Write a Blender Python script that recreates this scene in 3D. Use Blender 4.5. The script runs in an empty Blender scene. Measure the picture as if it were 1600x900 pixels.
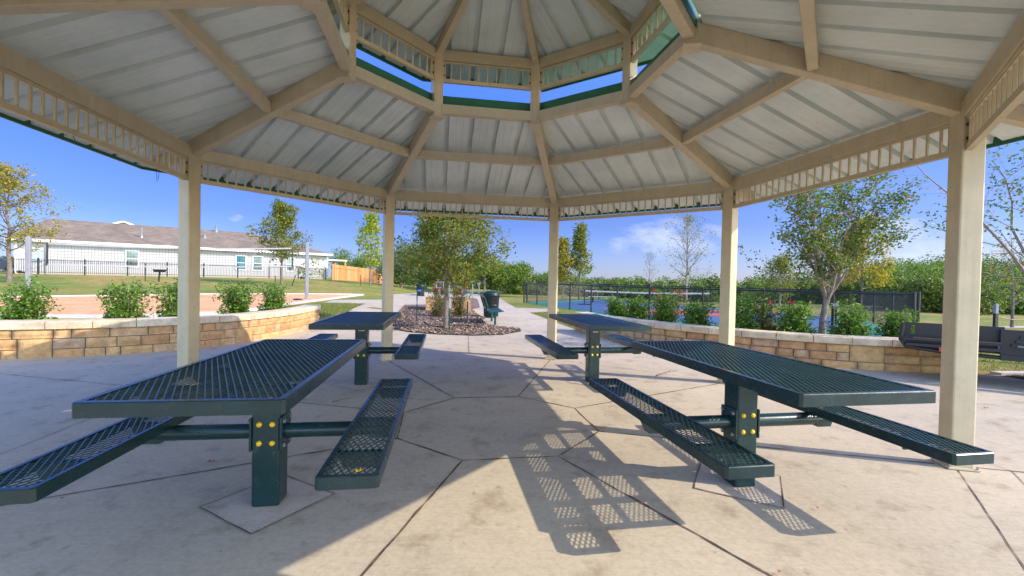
import bpy, bmesh, math, random
from mathutils import Vector, Matrix, noise
PI = math.pi
D2R = math.radians
sc = bpy.context.scene
col = sc.collection
rnd = random.Random(7)

# ------------------------------------------------------------------ camera
F_PX, PITCH, ROLL, CAM_H = 698.56, -0.0163, 0.0212, 1.343
cp, sp, cr, sr = math.cos(PITCH), math.sin(PITCH), math.cos(ROLL), math.sin(ROLL)
FWD = Vector((0, cp, sp)); U0 = Vector((0, -sp, cp))
RIGHT = Vector((cr, 0, 0)) + U0 * sr
UP = Vector((-sr, 0, 0)) + U0 * cr
CAMP = Vector((0, 0, CAM_H))
cam_d = bpy.data.cameras.new('camera'); cam = bpy.data.objects.new('camera', cam_d); col.objects.link(cam)
cam_d.sensor_width = 36; cam_d.lens = F_PX / 1600 * 36; cam_d.clip_start = 0.05; cam_d.clip_end = 2000
m = Matrix.Identity(4)
for i in range(3):
    m[i][0] = RIGHT[i]; m[i][1] = UP[i]; m[i][2] = -FWD[i]; m[i][3] = CAMP[i]
cam.matrix_world = m
sc.camera = cam

# ------------------------------------------------------------------ terrain height
def sstep(a, b, x):
    t = max(0.0, min(1.0, (x - a) / (b - a))); return t * t * (3 - 2 * t)
def gz(x, y):
    """height of the ground: flat round the pavilion, a low rise to the houses at the left, a fall to the woods at the right"""
    z = 0.0
    if y > 4:
        s = -0.583 * x + 0.812 * y
        f = sstep(0.1, 0.45, -x / y)
        z += f * (0.3 * sstep(12, 17, s) + 0.78 * sstep(27, 45, s))
        if y > 32:
            z -= sstep(0.15, 0.4, x / y) * 1.2 * sstep(32, 60, y)
    return z
def ray(px, py):
    a = (px - 800) / F_PX; b = -(py - 450) / F_PX
    return FWD + RIGHT * a + UP * b
def hit(px, py, z=None):
    """where the sight line through a photo pixel meets the ground (or a level z)"""
    d = ray(px, py)
    if z is not None:
        t = (z - CAM_H) / d.z; return CAMP + d * t
    t = 2.0
    while t < 400:
        p = CAMP + d * t
        if p.z <= gz(p.x, p.y): return Vector((p.x, p.y, gz(p.x, p.y)))
        t += 0.02 + t * 0.002
    return CAMP + d * 400
def at(px, py, Y):
    d = ray(px, py); return CAMP + d * (Y / d.y)

# ------------------------------------------------------------------ materials
MATS = {}
def nodes_mat(name):
    mt = bpy.data.materials.new(name); mt.use_nodes = True
    nt = mt.node_tree; b = nt.nodes['Principled BSDF']
    return mt, nt, b
def N(nt, typ, **kw):
    n = nt.nodes.new(typ)
    for k, v in kw.items():
        if k.startswith('_'): setattr(n, k[1:], v)
        else: n.inputs[k].default_value = v
    return n
def coords(nt, kind='Object', scale=(1, 1, 1)):
    if kind == 'Pos': tc = N(nt, 'ShaderNodeNewGeometry'); out = tc.outputs['Position']
    else: tc = N(nt, 'ShaderNodeTexCoord'); out = tc.outputs[kind]
    mp = N(nt, 'ShaderNodeMapping'); mp.inputs['Scale'].default_value = scale
    nt.links.new(out, mp.inputs[0]); return mp.outputs[0]
def ramp(nt, fac, stops):
    r = N(nt, 'ShaderNodeValToRGB'); nt.links.new(fac, r.inputs[0])
    el = r.color_ramp.elements
    while len(el) < len(stops): el.new(0.5)
    for e, (p, c) in zip(el, stops): e.position = p; e.color = (*c, 1) if len(c) == 3 else c
    return r.outputs[0]
def mixc(nt, fac, a, b, mode='MIX'):
    n = N(nt, 'ShaderNodeMix', _data_type='RGBA', _blend_type=mode)
    def put(v, s):
        if hasattr(v, 'default_value') or hasattr(v, 'links'): nt.links.new(v, s)
        elif isinstance(v, (int, float)): s.default_value = v
        else: s.default_value = (*v, 1)
    put(fac, n.inputs[0]); put(a, n.inputs[6]); put(b, n.inputs[7]); return n.outputs[2]
def bump(nt, bsdf, h, strength=0.3, dist=0.01, prev=None):
    b = N(nt, 'ShaderNodeBump'); b.inputs['Strength'].default_value = strength; b.inputs['Distance'].default_value = dist
    nt.links.new(h, b.inputs['Height'])
    if prev is not None: nt.links.new(prev, b.inputs['Normal'])
    nt.links.new(b.outputs[0], bsdf.inputs['Normal']); return b.outputs[0]
def noise_t(nt, vec, scale, detail=4, rough=0.55):
    n = N(nt, 'ShaderNodeTexNoise', Scale=scale, Detail=detail, Roughness=rough); nt.links.new(vec, n.inputs['Vector']); return n.outputs['Fac']

def paint(name, c, rough=0.45, metal=0.0, var=0.12, dirt=0.0, bmp=0.05, scale=6, scuff=0.0, streak=0.0):
    mt, nt, b = nodes_mat(name)
    v = coords(nt, 'Pos')
    n1 = noise_t(nt, v, scale, 6)
    lo = tuple(x * (1 - var) for x in c); hi = tuple(min(1, x * (1 + var)) for x in c)
    cc = ramp(nt, n1, [(0.3, lo), (0.7, hi)])
    if dirt > 0:
        n2 = noise_t(nt, v, scale * 3.5, 8, 0.7)
        f = ramp(nt, n2, [(0.56, (0, 0, 0)), (0.72, (dirt,) * 3)])
        cc = mixc(nt, f, cc, tuple(x * 0.45 for x in c))
    if scuff > 0:
        n3 = noise_t(nt, coords(nt, 'Pos', (1, 1, 0.6)), 17, 6, 0.75); f = ramp(nt, n3, [(0.66, (0, 0, 0)), (0.70, (scuff,) * 3)])
        cc = mixc(nt, f, cc, (0.30, 0.29, 0.27))
    if streak > 0:
        n4 = noise_t(nt, coords(nt, 'Pos', (14, 14, 0.5)), 1.6, 6, 0.7); f = ramp(nt, n4, [(0.5, (0, 0, 0)), (0.75, (streak,) * 3)])
        cc = mixc(nt, f, cc, tuple(x * 0.55 for x in c))
    nt.links.new(cc, b.inputs['Base Color'])
    r = N(nt, 'ShaderNodeMapRange'); nt.links.new(noise_t(nt, v, scale * 2, 5), r.inputs[0])
    r.inputs[3].default_value = rough - 0.1; r.inputs[4].default_value = rough + 0.12
    nt.links.new(r.outputs[0], b.inputs['Roughness'])
    b.inputs['Metallic'].default_value = metal
    if bmp: bump(nt, b, noise_t(nt, v, 90, 3), bmp, 0.004)
    return mt

M = {}
M['tan'] = paint('tan powder coat', (0.54, 0.445, 0.29), 0.42, var=0.08, dirt=0.35, streak=0.30, bmp=0.09)
M['green_trim'] = paint('dark green trim', (0.02, 0.13, 0.065), 0.4)
M['table'] = paint('dark green plastisol', (0.010, 0.030, 0.031), 0.24, var=0.2, dirt=0.08, bmp=0.08, scale=9, scuff=0.2)
M['table_steel'] = paint('dark green steel', (0.008, 0.032, 0.034), 0.24, var=0.15, dirt=0.3, bmp=0.08, scuff=0.5)
M['mesh'] = paint('coated mesh strands', (0.022, 0.066, 0.066), 0.34, var=0.15, dirt=0.05, bmp=0.0)
M['yellow'] = paint('yellow plastic cap', (0.8, 0.48, 0.01), 0.35, bmp=0)
M['bolt'] = paint('galvanised bolt', (0.4, 0.42, 0.44), 0.35, 0.7, bmp=0)
M['label_white'] = paint('white label', (0.75, 0.72, 0.68), 0.5, bmp=0)
M['label_red'] = paint('red label', (0.55, 0.03, 0.03), 0.45, bmp=0)
M['black'] = paint('black powder coat', (0.012, 0.013, 0.016), 0.4)
M['bin'] = paint('dark green street furniture', (0.007, 0.022, 0.020), 0.4)
M['bench_green'] = paint('green coated mesh', (0.005, 0.07, 0.065), 0.3)
M['steel'] = paint('galvanised steel', (0.22, 0.25, 0.27), 0.45, 0.4)
M['white_paint'] = paint('white paint', (0.78, 0.78, 0.78), 0.5)
M['pole_blue'] = paint('pale blue grey pole', (0.21, 0.22, 0.25), 0.5)
M['curb'] = paint('curb concrete', (0.52, 0.49, 0.45), 0.85, var=0.12, dirt=0.3)
M['cord'] = paint('dark cord', (0.02, 0.02, 0.02), 0.7, bmp=0)
M['net_tape'] = paint('white net tape', (0.38, 0.38, 0.39), 0.7, bmp=0)
M['stake'] = paint('green steel stake', (0.01, 0.06, 0.04), 0.5)
M['tan_wall'] = paint('tan stucco', (0.42, 0.30, 0.13), 0.8)
M['trailer'] = paint('charcoal coated panel', (0.015, 0.014, 0.016), 0.5, var=0.25, dirt=0.3)
M['rubber'] = paint('rubber', (0.015, 0.015, 0.015), 0.8)
M['rust'] = paint('rusty edge', (0.16, 0.08, 0.05), 0.7, dirt=0.5)
M['blue_label'] = paint('blue label', (0.02, 0.12, 0.5), 0.4, bmp=0)
M['car_paint'] = paint('dark blue car paint', (0.01, 0.02, 0.05), 0.2, 0.3, bmp=0)
M['grey_box'] = paint('grey utility box', (0.35, 0.42, 0.5), 0.5)

def glass(name, c=(0.03, 0.10, 0.14)):
    mt, nt, b = nodes_mat(name)
    v = coords(nt, 'Pos')
    cc = ramp(nt, noise_t(nt, v, 0.9, 2), [(0.45, c), (0.55, tuple(min(1, x * 2.2) for x in c))])
    nt.links.new(cc, b.inputs['Base Color']); b.inputs['Roughness'].default_value = 0.06
    b.inputs['Specular IOR Level'].default_value = 1.0
    return mt
M['glass'] = glass('window glass', (0.015, 0.09, 0.12))
M['car_glass'] = glass('car glass', (0.02, 0.03, 0.04))

# roof sheet underside (pale grey green with faint rolling lines)
mt, nt, b = nodes_mat('pale roof sheet')
v = coords(nt, 'Pos'); n1 = noise_t(nt, v, 1.5, 5)
cc = ramp(nt, n1, [(0.32, (0.54, 0.59, 0.56)), (0.62, (0.68, 0.73, 0.69))])
n2 = noise_t(nt, v, 9, 8, 0.7); f = ramp(nt, n2, [(0.55, (0, 0, 0)), (0.8, (0.35,) * 3)])
cc = mixc(nt, f, cc, (0.36, 0.36, 0.32)); nt.links.new(cc, b.inputs['Base Color'])
b.inputs['Roughness'].default_value = 0.30
M['sheet'] = mt

# concrete
def concrete(name, base, joints=False):
    mt, nt, b = nodes_mat(name)
    v = coords(nt, 'Pos')
    big = noise_t(nt, v, 0.55, 6, 0.6); mid = noise_t(nt, v, 3.2, 8, 0.68); fine = noise_t(nt, v, 38, 6, 0.7); sp1 = noise_t(nt, v, 11, 4, 0.6)
    lo = tuple(x * 0.86 for x in base); hi = tuple(min(1, x * 1.10) for x in base)
    c1 = ramp(nt, big, [(0.3, lo), (0.68, hi)])
    c2 = ramp(nt, mid, [(0.32, (0.72, 0.68, 0.62)), (0.46, (1, 1, 1)), (0.75, (1.08, 1.07, 1.06))])
    cc = mixc(nt, 1.0, c1, c2, 'MULTIPLY')
    c3 = ramp(nt, fine, [(0.3, (0.84, 0.83, 0.82)), (0.6, (1.04, 1.04, 1.04))])
    cc = mixc(nt, 1.0, cc, c3, 'MULTIPLY')
    # rusty / leafy stains with their own outline
    va = coords(nt, 'Pos', (1, 1, 1)); st = noise_t(nt, va, 1.7, 9, 0.75)
    f = ramp(nt, st, [(0.58, (0, 0, 0)), (0.72, (0.42,) * 3)])
    cc = mixc(nt, f, cc, (base[0] * 0.62, base[1] * 0.5, base[2] * 0.36))
    f2 = ramp(nt, sp1, [(0.66, (0, 0, 0)), (0.75, (0.5,) * 3)])
    cc = mixc(nt, f2, cc, (0.10, 0.085, 0.07))
    vb = coords(nt, 'Pos', (1.2, 22, 1)); brm = noise_t(nt, vb, 3.0, 5, 0.65)
    cc = mixc(nt, 1.0, cc, ramp(nt, brm, [(0.32, (0.94, 0.935, 0.92)), (0.62, (1.03, 1.03, 1.03))]), 'MULTIPLY')
    drp = noise_t(nt, v, 6.5, 3, 0.5); f4 = ramp(nt, drp, [(0.69, (0, 0, 0)), (0.73, (0.30,) * 3)])
    cc = mixc(nt, f4, cc, (base[0] * 0.42, base[1] * 0.38, base[2] * 0.36))
    # fine pits and specks
    vo = N(nt, 'ShaderNodeTexVoronoi', Scale=9); nt.links.new(v, vo.inputs['Vector'])
    f3 = ramp(nt, vo.outputs['Distance'], [(0.035, (0.8,) * 3), (0.06, (0, 0, 0))])
    msk = ramp(nt, noise_t(nt, v, 2.3, 2), [(0.5, (0, 0, 0)), (0.6, (1, 1, 1))])
    f3 = mixc(nt, 1.0, f3, msk, 'MULTIPLY')
    cc = mixc(nt, f3, cc, (0.12, 0.10, 0.09))
    nt.links.new(cc, b.inputs['Base Color']); b.inputs['Roughness'].default_value = 0.82
    p = bump(nt, b, fine, 0.25, 0.006)
    bump(nt, b, mid, 0.12, 0.02, p)
    return mt
M['concrete'] = concrete('plaza concrete', (0.455, 0.382, 0.275))
M['concrete_patch'] = concrete('rough patch concrete', (0.50, 0.42, 0.33))
mt, nt, b = nodes_mat('joint filler'); v = coords(nt, 'Pos')
cc = ramp(nt, noise_t(nt, v, 14, 6, 0.7), [(0.35, (0.03, 0.022, 0.017)), (0.55, (0.13, 0.07, 0.045)), (0.75, (0.26, 0.17, 0.11))])
nt.links.new(cc, b.inputs['Base Color']); b.inputs['Roughness'].default_value = 0.95; M['joint'] = mt

# grass ground
mt, nt, b = nodes_mat('lawn'); v = coords(nt, 'Pos')
a1 = noise_t(nt, v, 0.22, 5, 0.6); a2 = noise_t(nt, v, 2.2, 6, 0.7); a3 = noise_t(nt, v, 30, 4, 0.7)
cc = ramp(nt, a1, [(0.34, (0.11, 0.18, 0.014)), (0.5, (0.22, 0.225, 0.03)), (0.62, (0.34, 0.24, 0.07))])
cc = mixc(nt, 1.0, cc, ramp(nt, a2, [(0.32, (0.5, 0.62, 0.4)), (0.66, (1.3, 1.2, 1.15))]), 'MULTIPLY')
cc = mixc(nt, 1.0, cc, ramp(nt, a3, [(0.3, (0.5, 0.52, 0.45)), (0.65, (1.25, 1.25, 1.2))]), 'MULTIPLY')
nt.links.new(cc, b.inputs['Base Color']); b.inputs['Roughness'].default_value = 0.95
bump(nt, b, a3, 0.8, 0.04); M['grass'] = mt
# sand
mt, nt, b = nodes_mat('orange sand'); v = coords(nt, 'Pos'); a1 = noise_t(nt, v, 1.3, 5); a2 = noise_t(nt, v, 6, 6, 0.7)
cc = ramp(nt, a1, [(0.3, (0.74, 0.34, 0.15)), (0.7, (0.85, 0.45, 0.22))])
cc = mixc(nt, 1.0, cc, ramp(nt, a2, [(0.32, (0.72, 0.7, 0.68)), (0.6, (1.05,) * 3)]), 'MULTIPLY')
nt.links.new(cc, b.inputs['Base Color']); b.inputs['Roughness'].default_value = 1; bump(nt, b, a2, 0.8, 0.12); M['sand'] = mt
# mulch
mt, nt, b = nodes_mat('bark mulch'); v = coords(nt, 'Pos', (1, 1, 1))
vo = N(nt, 'ShaderNodeTexVoronoi', Scale=26); nt.links.new(v, vo.inputs['Vector'])
cc = ramp(nt, vo.outputs['Color'], [(0.1, (0.045, 0.025, 0.018)), (0.5, (0.17, 0.10, 0.075)), (0.85, (0.34, 0.25, 0.20))])
nt.links.new(cc, b.inputs['Base Color']); b.inputs['Roughness'].default_value = 0.95
bump(nt, b, vo.outputs['Distance'], 1.0, 0.03); M['mulch'] = mt
mt, nt, b = nodes_mat('mulch chips')
g = N(nt, 'ShaderNodeNewGeometry')
cc = ramp(nt, g.outputs['Random Per Island'], [(0.0, (0.06, 0.034, 0.02)), (0.5, (0.22, 0.14, 0.09)), (0.85, (0.40, 0.30, 0.22)), (1.0, (0.55, 0.45, 0.35))])
nt.links.new(cc, b.inputs['Base Color']); b.inputs['Roughness'].default_value = 0.9; M['chips'] = mt
# stone (per stone colour)
def stone(name, stops, sc_=7, bs=0.7, bd=0.03):
    mt, nt, b = nodes_mat(name); v = coords(nt, 'Pos'); g = N(nt, 'ShaderNodeNewGeometry')
    cc = ramp(nt, g.outputs['Random Per Island'], stops)
    a = noise_t(nt, v, sc_, 8, 0.7); a2 = noise_t(nt, v, 45, 5, 0.7)
    cc = mixc(nt, 1.0, cc, ramp(nt, a, [(0.3, (0.62, 0.58, 0.55)), (0.6, (1.1, 1.08, 1.05))]), 'MULTIPLY')
    cc = mixc(nt, 1.0, cc, ramp(nt, a2, [(0.3, (0.8, 0.8, 0.8)), (0.6, (1.05, 1.05, 1.05))]), 'MULTIPLY')
    nt.links.new(cc, b.inputs['Base Color']); b.inputs['Roughness'].default_value = 0.9
    p = bump(nt, b, a, bs, bd); bump(nt, b, a2, 0.4, 0.008, p)
    return mt
M['stone'] = stone('ochre limestone', [(0, (0.47, 0.25, 0.11)), (0.3, (0.55, 0.315, 0.135)), (0.6, (0.60, 0.375, 0.165)), (1, (0.50, 0.32, 0.19))])
M['cap'] = stone('pale limestone cap', [(0, (0.60, 0.48, 0.32)), (1, (0.68, 0.57, 0.41))], 4, 0.2, 0.01)
M['mortar'] = paint('mortar', (0.17, 0.11, 0.07), 0.95)
# court surface
mt, nt, b = nodes_mat('court green'); M['court_green'] = paint('court green', (0.03, 0.22, 0.15), 0.75)
M['court_blue'] = paint('court blue', (0.045, 0.105, 0.23), 0.8)
M['court_red'] = paint('court red', (0.42, 0.085, 0.06), 0.8)
# house
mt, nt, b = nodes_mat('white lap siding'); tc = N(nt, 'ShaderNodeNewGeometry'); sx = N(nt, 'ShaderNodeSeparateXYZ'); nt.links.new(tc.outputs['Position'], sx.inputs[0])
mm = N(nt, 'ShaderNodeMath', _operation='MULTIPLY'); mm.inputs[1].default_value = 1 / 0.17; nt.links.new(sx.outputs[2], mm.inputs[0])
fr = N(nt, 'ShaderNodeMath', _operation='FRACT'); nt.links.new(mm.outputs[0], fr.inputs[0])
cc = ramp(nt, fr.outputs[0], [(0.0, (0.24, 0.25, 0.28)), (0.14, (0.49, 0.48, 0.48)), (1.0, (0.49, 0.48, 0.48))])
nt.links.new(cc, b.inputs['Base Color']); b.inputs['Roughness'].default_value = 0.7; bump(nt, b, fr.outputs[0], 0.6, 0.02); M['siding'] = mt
mt, nt, b = nodes_mat('brown grey shingles'); v = coords(nt, 'Object', (1, 1, 1))
br = N(nt, 'ShaderNodeTexBrick'); br.inputs['Scale'].default_value = 2.2; br.inputs['Mortar Size'].default_value = 0.012; br.inputs['Row Height'].default_value = 0.32; br.inputs['Brick Width'].default_value = 0.8
br.inputs['Color1'].default_value = (0.24, 0.185, 0.135, 1); br.inputs['Color2'].default_value = (0.16, 0.125, 0.092, 1); br.inputs['Mortar'].default_value = (0.07, 0.055, 0.045, 1)
tcu = N(nt, 'ShaderNodeUVMap'); nt.links.new(tcu.outputs[0], br.inputs['Vector'])
cc = mixc(nt, 1.0, br.outputs['Color'], ramp(nt, noise_t(nt, v, 0.8, 6, 0.7), [(0.3, (0.7, 0.7, 0.7)), (0.7, (1.3, 1.27, 1.22))]), 'MULTIPLY')
nt.links.new(cc, b.inputs['Base Color']); b.inputs['Roughness'].default_value = 0.9; M['shingle'] = mt
mt, nt, b = nodes_mat('cedar boards'); g = N(nt, 'ShaderNodeNewGeometry'); v = coords(nt, 'Pos', (8, 8, 0.7))
cc = ramp(nt, g.outputs['Random Per Island'], [(0, (0.50, 0.21, 0.07)), (0.5, (0.62, 0.29, 0.10)), (1, (0.66, 0.38, 0.17))])
cc = mixc(nt, 1.0, cc, ramp(nt, noise_t(nt, v, 3, 6, 0.7), [(0.3, (0.75, 0.72, 0.7)), (0.65, (1.1, 1.1, 1.1))]), 'MULTIPLY')
nt.links.new(cc, b.inputs['Base Color']); b.inputs['Roughness'].default_value = 0.8; M['cedar'] = mt
# bark & leaves
def bark(name, a, c):
    mt, nt, b = nodes_mat(name); v = coords(nt, 'Pos', (1, 1, 0.35)); n1 = noise_t(nt, v, 26, 7, 0.7)
    nt.links.new(ramp(nt, n1, [(0.3, a), (0.7, c)]), b.inputs['Base Color']); b.inputs['Roughness'].default_value = 0.9
    bump(nt, b, n1, 0.7, 0.012); return mt
M['bark'] = bark('grey brown bark', (0.07, 0.05, 0.04), (0.26, 0.21, 0.17))
M['bark_myrtle'] = bark('smooth tan bark', (0.20, 0.13, 0.10), (0.42, 0.33, 0.27))
M['bark_pale'] = bark('pale twig bark', (0.16, 0.13, 0.10), (0.36, 0.31, 0.26))
def leafm(name, stops, rough=0.5, trans=0.42):
    mt, nt, b = nodes_mat(name); g = N(nt, 'ShaderNodeNewGeometry')
    cc = ramp(nt, g.outputs['Random Per Island'], stops)
    nt.links.new(cc, b.inputs['Base Color']); b.inputs['Roughness'].default_value = rough
    tr = N(nt, 'ShaderNodeBsdfTranslucent'); hs = N(nt, 'ShaderNodeHueSaturation', Saturation=1.1, Value=1.5); nt.links.new(cc, hs.inputs['Color']); nt.links.new(hs.outputs[0], tr.inputs[0])
    ms = N(nt, 'ShaderNodeMixShader'); ms.inputs[0].default_value = trans
    nt.links.new(b.outputs[0], ms.inputs[1]); nt.links.new(tr.outputs[0], ms.inputs[2])
    nt.links.new(ms.outputs[0], nt.nodes['Material Output'].inputs[0]); return mt
M['leaf_elm'] = leafm('cedar elm leaves', [(0, (0.07, 0.12, 0.015)), (0.5, (0.15, 0.20, 0.02)), (0.8, (0.24, 0.25, 0.03)), (0.95, (0.34, 0.24, 0.04)), (1, (0.30, 0.13, 0.03))])
M['leaf_yellow'] = leafm('yellowing leaves', [(0, (0.15, 0.18, 0.02)), (0.5, (0.32, 0.28, 0.03)), (1, (0.40, 0.29, 0.04))])
M['leaf_lime'] = leafm('lime leaves', [(0, (0.16, 0.24, 0.015)), (0.6, (0.28, 0.34, 0.03)), (1, (0.40, 0.38, 0.05))])
M['leaf_shrub'] = leafm('glossy shrub leaves', [(0, (0.05, 0.115, 0.012)), (0.5, (0.095, 0.20, 0.018)), (0.85, (0.16, 0.30, 0.03)), (0.96, (0.28, 0.40, 0.05)), (1, (0.30, 0.20, 0.06))], 0.5, 0.35)
M['leaf_oak'] = leafm('dark oak leaves', [(0, (0.04, 0.075, 0.012)), (0.5, (0.10, 0.15, 0.018)), (1, (0.20, 0.24, 0.035))], 0.5, 0.25)
M['leaf_bright'] = leafm('bright woodland leaves', [(0, (0.05, 0.10, 0.014)), (0.5, (0.11, 0.19, 0.020)), (1, (0.22, 0.30, 0.035))], 0.5, 0.3)
M['leaf_myrtle'] = leafm('crape myrtle leaves', [(0, (0.05, 0.10, 0.014)), (0.7, (0.13, 0.21, 0.025)), (0.93, (0.20, 0.20, 0.03)), (0.98, (0.42, 0.14, 0.03)), (1, (0.5, 0.10, 0.14))])
M['leaf_rose'] = leafm('rose leaves', [(0, (0.07, 0.09, 0.02)), (0.6, (0.12, 0.14, 0.03)), (1, (0.26, 0.13, 0.05))])
M['petal'] = leafm('red petals', [(0, (0.75, 0.02, 0.04)), (1, (0.85, 0.10, 0.12))], 0.5, 0.3)
M['blade'] = leafm('grass blades', [(0, (0.09, 0.15, 0.02)), (0.6, (0.18, 0.22, 0.04)), (1, (0.36, 0.29, 0.12))], 0.7, 0.3)
M['dry_leaf'] = paint('dry leaf', (0.25, 0.10, 0.04), 0.8, bmp=0)
M['twig'] = paint('dry twig', (0.13, 0.09, 0.06), 0.9, bmp=0)

# ------------------------------------------------------------------ mesh builder
class MB:
    def __init__(s): s.v = []; s.f = []; s.mi = []; s.m = 0
    def quad(s, a, b, c, d): 
        n = len(s.v); s.v += [tuple(a), tuple(b), tuple(c), tuple(d)]; s.f.append((n, n+1, n+2, n+3)); s.mi.append(s.m)
    def poly(s, pts):
        n = len(s.v); s.v += [tuple(p) for p in pts]; s.f.append(tuple(range(n, n+len(pts)))); s.mi.append(s.m)
    def hexa(s, b, t):
        """b, t: 4 bottom and 4 top points, counter-clockwise seen from above"""
        n = len(s.v); s.v += [tuple(p) for p in b] + [tuple(p) for p in t]
        s.f += [(n+3, n+2, n+1, n), (n+4, n+5, n+6, n+7)] + [(n+i, n+(i+1) % 4, n+4+(i+1) % 4, n+4+i) for i in range(4)]; s.mi += [s.m]*6
    def box(s, x0, y0, z0, x1, y1, z1):
        s.hexa([(x0,y0,z0),(x1,y0,z0),(x1,y1,z0),(x0,y1,z0)], [(x0,y0,z1),(x1,y0,z1),(x1,y1,z1),(x0,y1,z1)])
    def beam(s, a, b, w, h, up=Vector((0,0,1)), vert_ends=False):
        """bar from a to b (bottom centre line), w wide, h high"""
        a = Vector(a); b = Vector(b); d = (b-a).normalized(); sd = d.cross(up).normalized(); u = Vector((0,0,1)) if vert_ends else sd.cross(d).normalized()
        hh = h / max(0.2, (sd.cross(d).normalized()).dot(u)) if vert_ends else h
        s.hexa([a+sd*w/2, b+sd*w/2, b-sd*w/2, a-sd*w/2], [a+sd*w/2+u*hh, b+sd*w/2+u*hh, b-sd*w/2+u*hh, a-sd*w/2+u*hh])
    def tube(s, pts, rs, n=8, caps=True):
        pts = [Vector(p) for p in pts]; rings = []
        if isinstance(rs, (int, float)): rs = [rs]*len(pts)
        x = None
        for i, p in enumerate(pts):
            d = (pts[min(i+1, len(pts)-1)] - pts[max(i-1, 0)])
            if d.length < 1e-9: d = Vector((0,0,1))
            d.normalize()
            if x is None:
                x = d.orthogonal().normalized()
            else:
                x = (x - d*x.dot(d))
                x = x.normalized() if x.length > 1e-6 else d.orthogonal().normalized()
            y = d.cross(x); base = len(s.v)
            for k in range(n):
                a = 2*PI*k/n; s.v.append(tuple(p + (x*math.cos(a)+y*math.sin(a))*rs[i]))
            rings.append(base)
        for r0, r1 in zip(rings, rings[1:]):
            for k in range(n):
                s.f.append((r0+k, r0+(k+1) % n, r1+(k+1) % n, r1+k)); s.mi.append(s.m)
        if caps:
            s.f.append(tuple(rings[0]+k for k in reversed(range(n)))); s.f.append(tuple(rings[-1]+k for k in range(n))); s.mi += [s.m]*2
    def lathe(s, prof, c=(0,0,0), n=20):
        c = Vector(c); base = len(s.v)
        for r, z in prof:
            for k in range(n):
                a = 2*PI*k/n; s.v.append((c.x+r*math.cos(a), c.y+r*math.sin(a), c.z+z))
        for i in range(len(prof)-1):
            for k in range(n):
                s.f.append((base+i*n+k, base+i*n+(k+1) % n, base+(i+1)*n+(k+1) % n, base+(i+1)*n+k)); s.mi.append(s.m)
    def sphere(s, c, r, n=8, sz=1.0):
        s.lathe([(max(1e-4, r*math.sin(PI*i/(n//2))), -r*sz*math.cos(PI*i/(n//2))) for i in range(n//2+1)], c, n)
    def leaf(s, p, ln, w, rg, nb=None):
        """one small folded leaf"""
        d = Vector((rg.gauss(0,1), rg.gauss(0,1), rg.gauss(0,0.7))).normalized(); sd = d.orthogonal().normalized()
        sd = (Matrix.Rotation(rg.random()*2*PI, 3, d) @ sd); p = Vector(p); n = len(s.v); up = d.cross(sd)*w*0.25
        s.v += [tuple(p), tuple(p+d*ln*0.5+sd*w/2+up), tuple(p+d*ln), tuple(p+d*ln*0.5-sd*w/2+up)]
        s.f.append((n, n+1, n+2, n+3)); s.mi.append(s.m)
    def build(s, name, mats, parent=None, smooth=False, bev=0, seg=2):
        me = bpy.data.meshes.new(name); me.from_pydata(s.v, [], s.f)
        if not isinstance(mats, (list, tuple)): mats = [mats]
        for q in mats: me.materials.append(q)
        if len(mats) > 1: me.polygons.foreach_set('material_index', s.mi)
        if smooth: me.polygons.foreach_set('use_smooth', [True]*len(me.polygons))
        me.update(); o = bpy.data.objects.new(name, me); col.objects.link(o)
        if parent: o.parent = parent
        if bev:
            b = o.modifiers.new('bevel', 'BEVEL'); b.width = bev; b.segments = seg; b.limit_method = 'ANGLE'; b.angle_limit = D2R(40)
        return o
def smooth_angle(o, deg=40):
    me = o.data
    me.polygons.foreach_set('use_smooth', [True]*len(me.polygons))
    bm = bmesh.new(); bm.from_mesh(me)
    for e in bm.edges:
        if len(e.link_faces) == 2 and e.calc_face_angle(0) > D2R(deg): e.smooth = False
    bm.to_mesh(me); bm.free(); return o
def tag(o, label=None, cat=None, group=None, kind=None):
    if label: o['label'] = label
    if cat: o['category'] = cat
    if group: o['group'] = group
    if kind: o['kind'] = kind
    return o
def thing(name, label, cat, loc=(0,0,0), rz=0, group=None):
    o = bpy.data.objects.new(name, None); o.empty_display_size = 0.2; col.objects.link(o); o.location = loc; o.rotation_euler = (0,0,rz)
    return tag(o, label, cat, group)
def struct(o): return tag(o, kind='structure')
def dup(root, loc, rz, label, group=None, scale=None):
    r = root.copy(); col.objects.link(r); r.location = loc; r.rotation_euler = (0,0,rz); r['label'] = label
    if group: r['group'] = group
    if scale: r.scale = scale
    def rec(a, pa):
        for ch in a.children:
            c = ch.copy(); col.objects.link(c); c.parent = pa; rec(ch, c)
    rec(root, r)
    return r

# ------------------------------------------------------------------ ground sheet
def axis():
    a = []; x = 0; st = 0.5
    while x < 400:
        a.append(x); st = 0.5 if x < 14 else (1.0 if x < 60 else (5 if x < 120 else 40)); x += st
    a.append(420); return a
ax = axis(); xs = [-q for q in reversed(ax[1:])] + ax; ys = [-q for q in reversed([k for k in ax if k > 0 and k < 60])] + ax
g = MB()
for y in ys:
    for x in xs: g.v.append((x, y, gz(x, y)))
nx = len(xs)
for j in range(len(ys)-1):
    for i in range(nx-1): g.f.append((j*nx+i, j*nx+i+1, (j+1)*nx+i+1, (j+1)*nx+i)); g.mi.append(0)
struct(g.build('ground', M['grass'], smooth=True))

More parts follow.
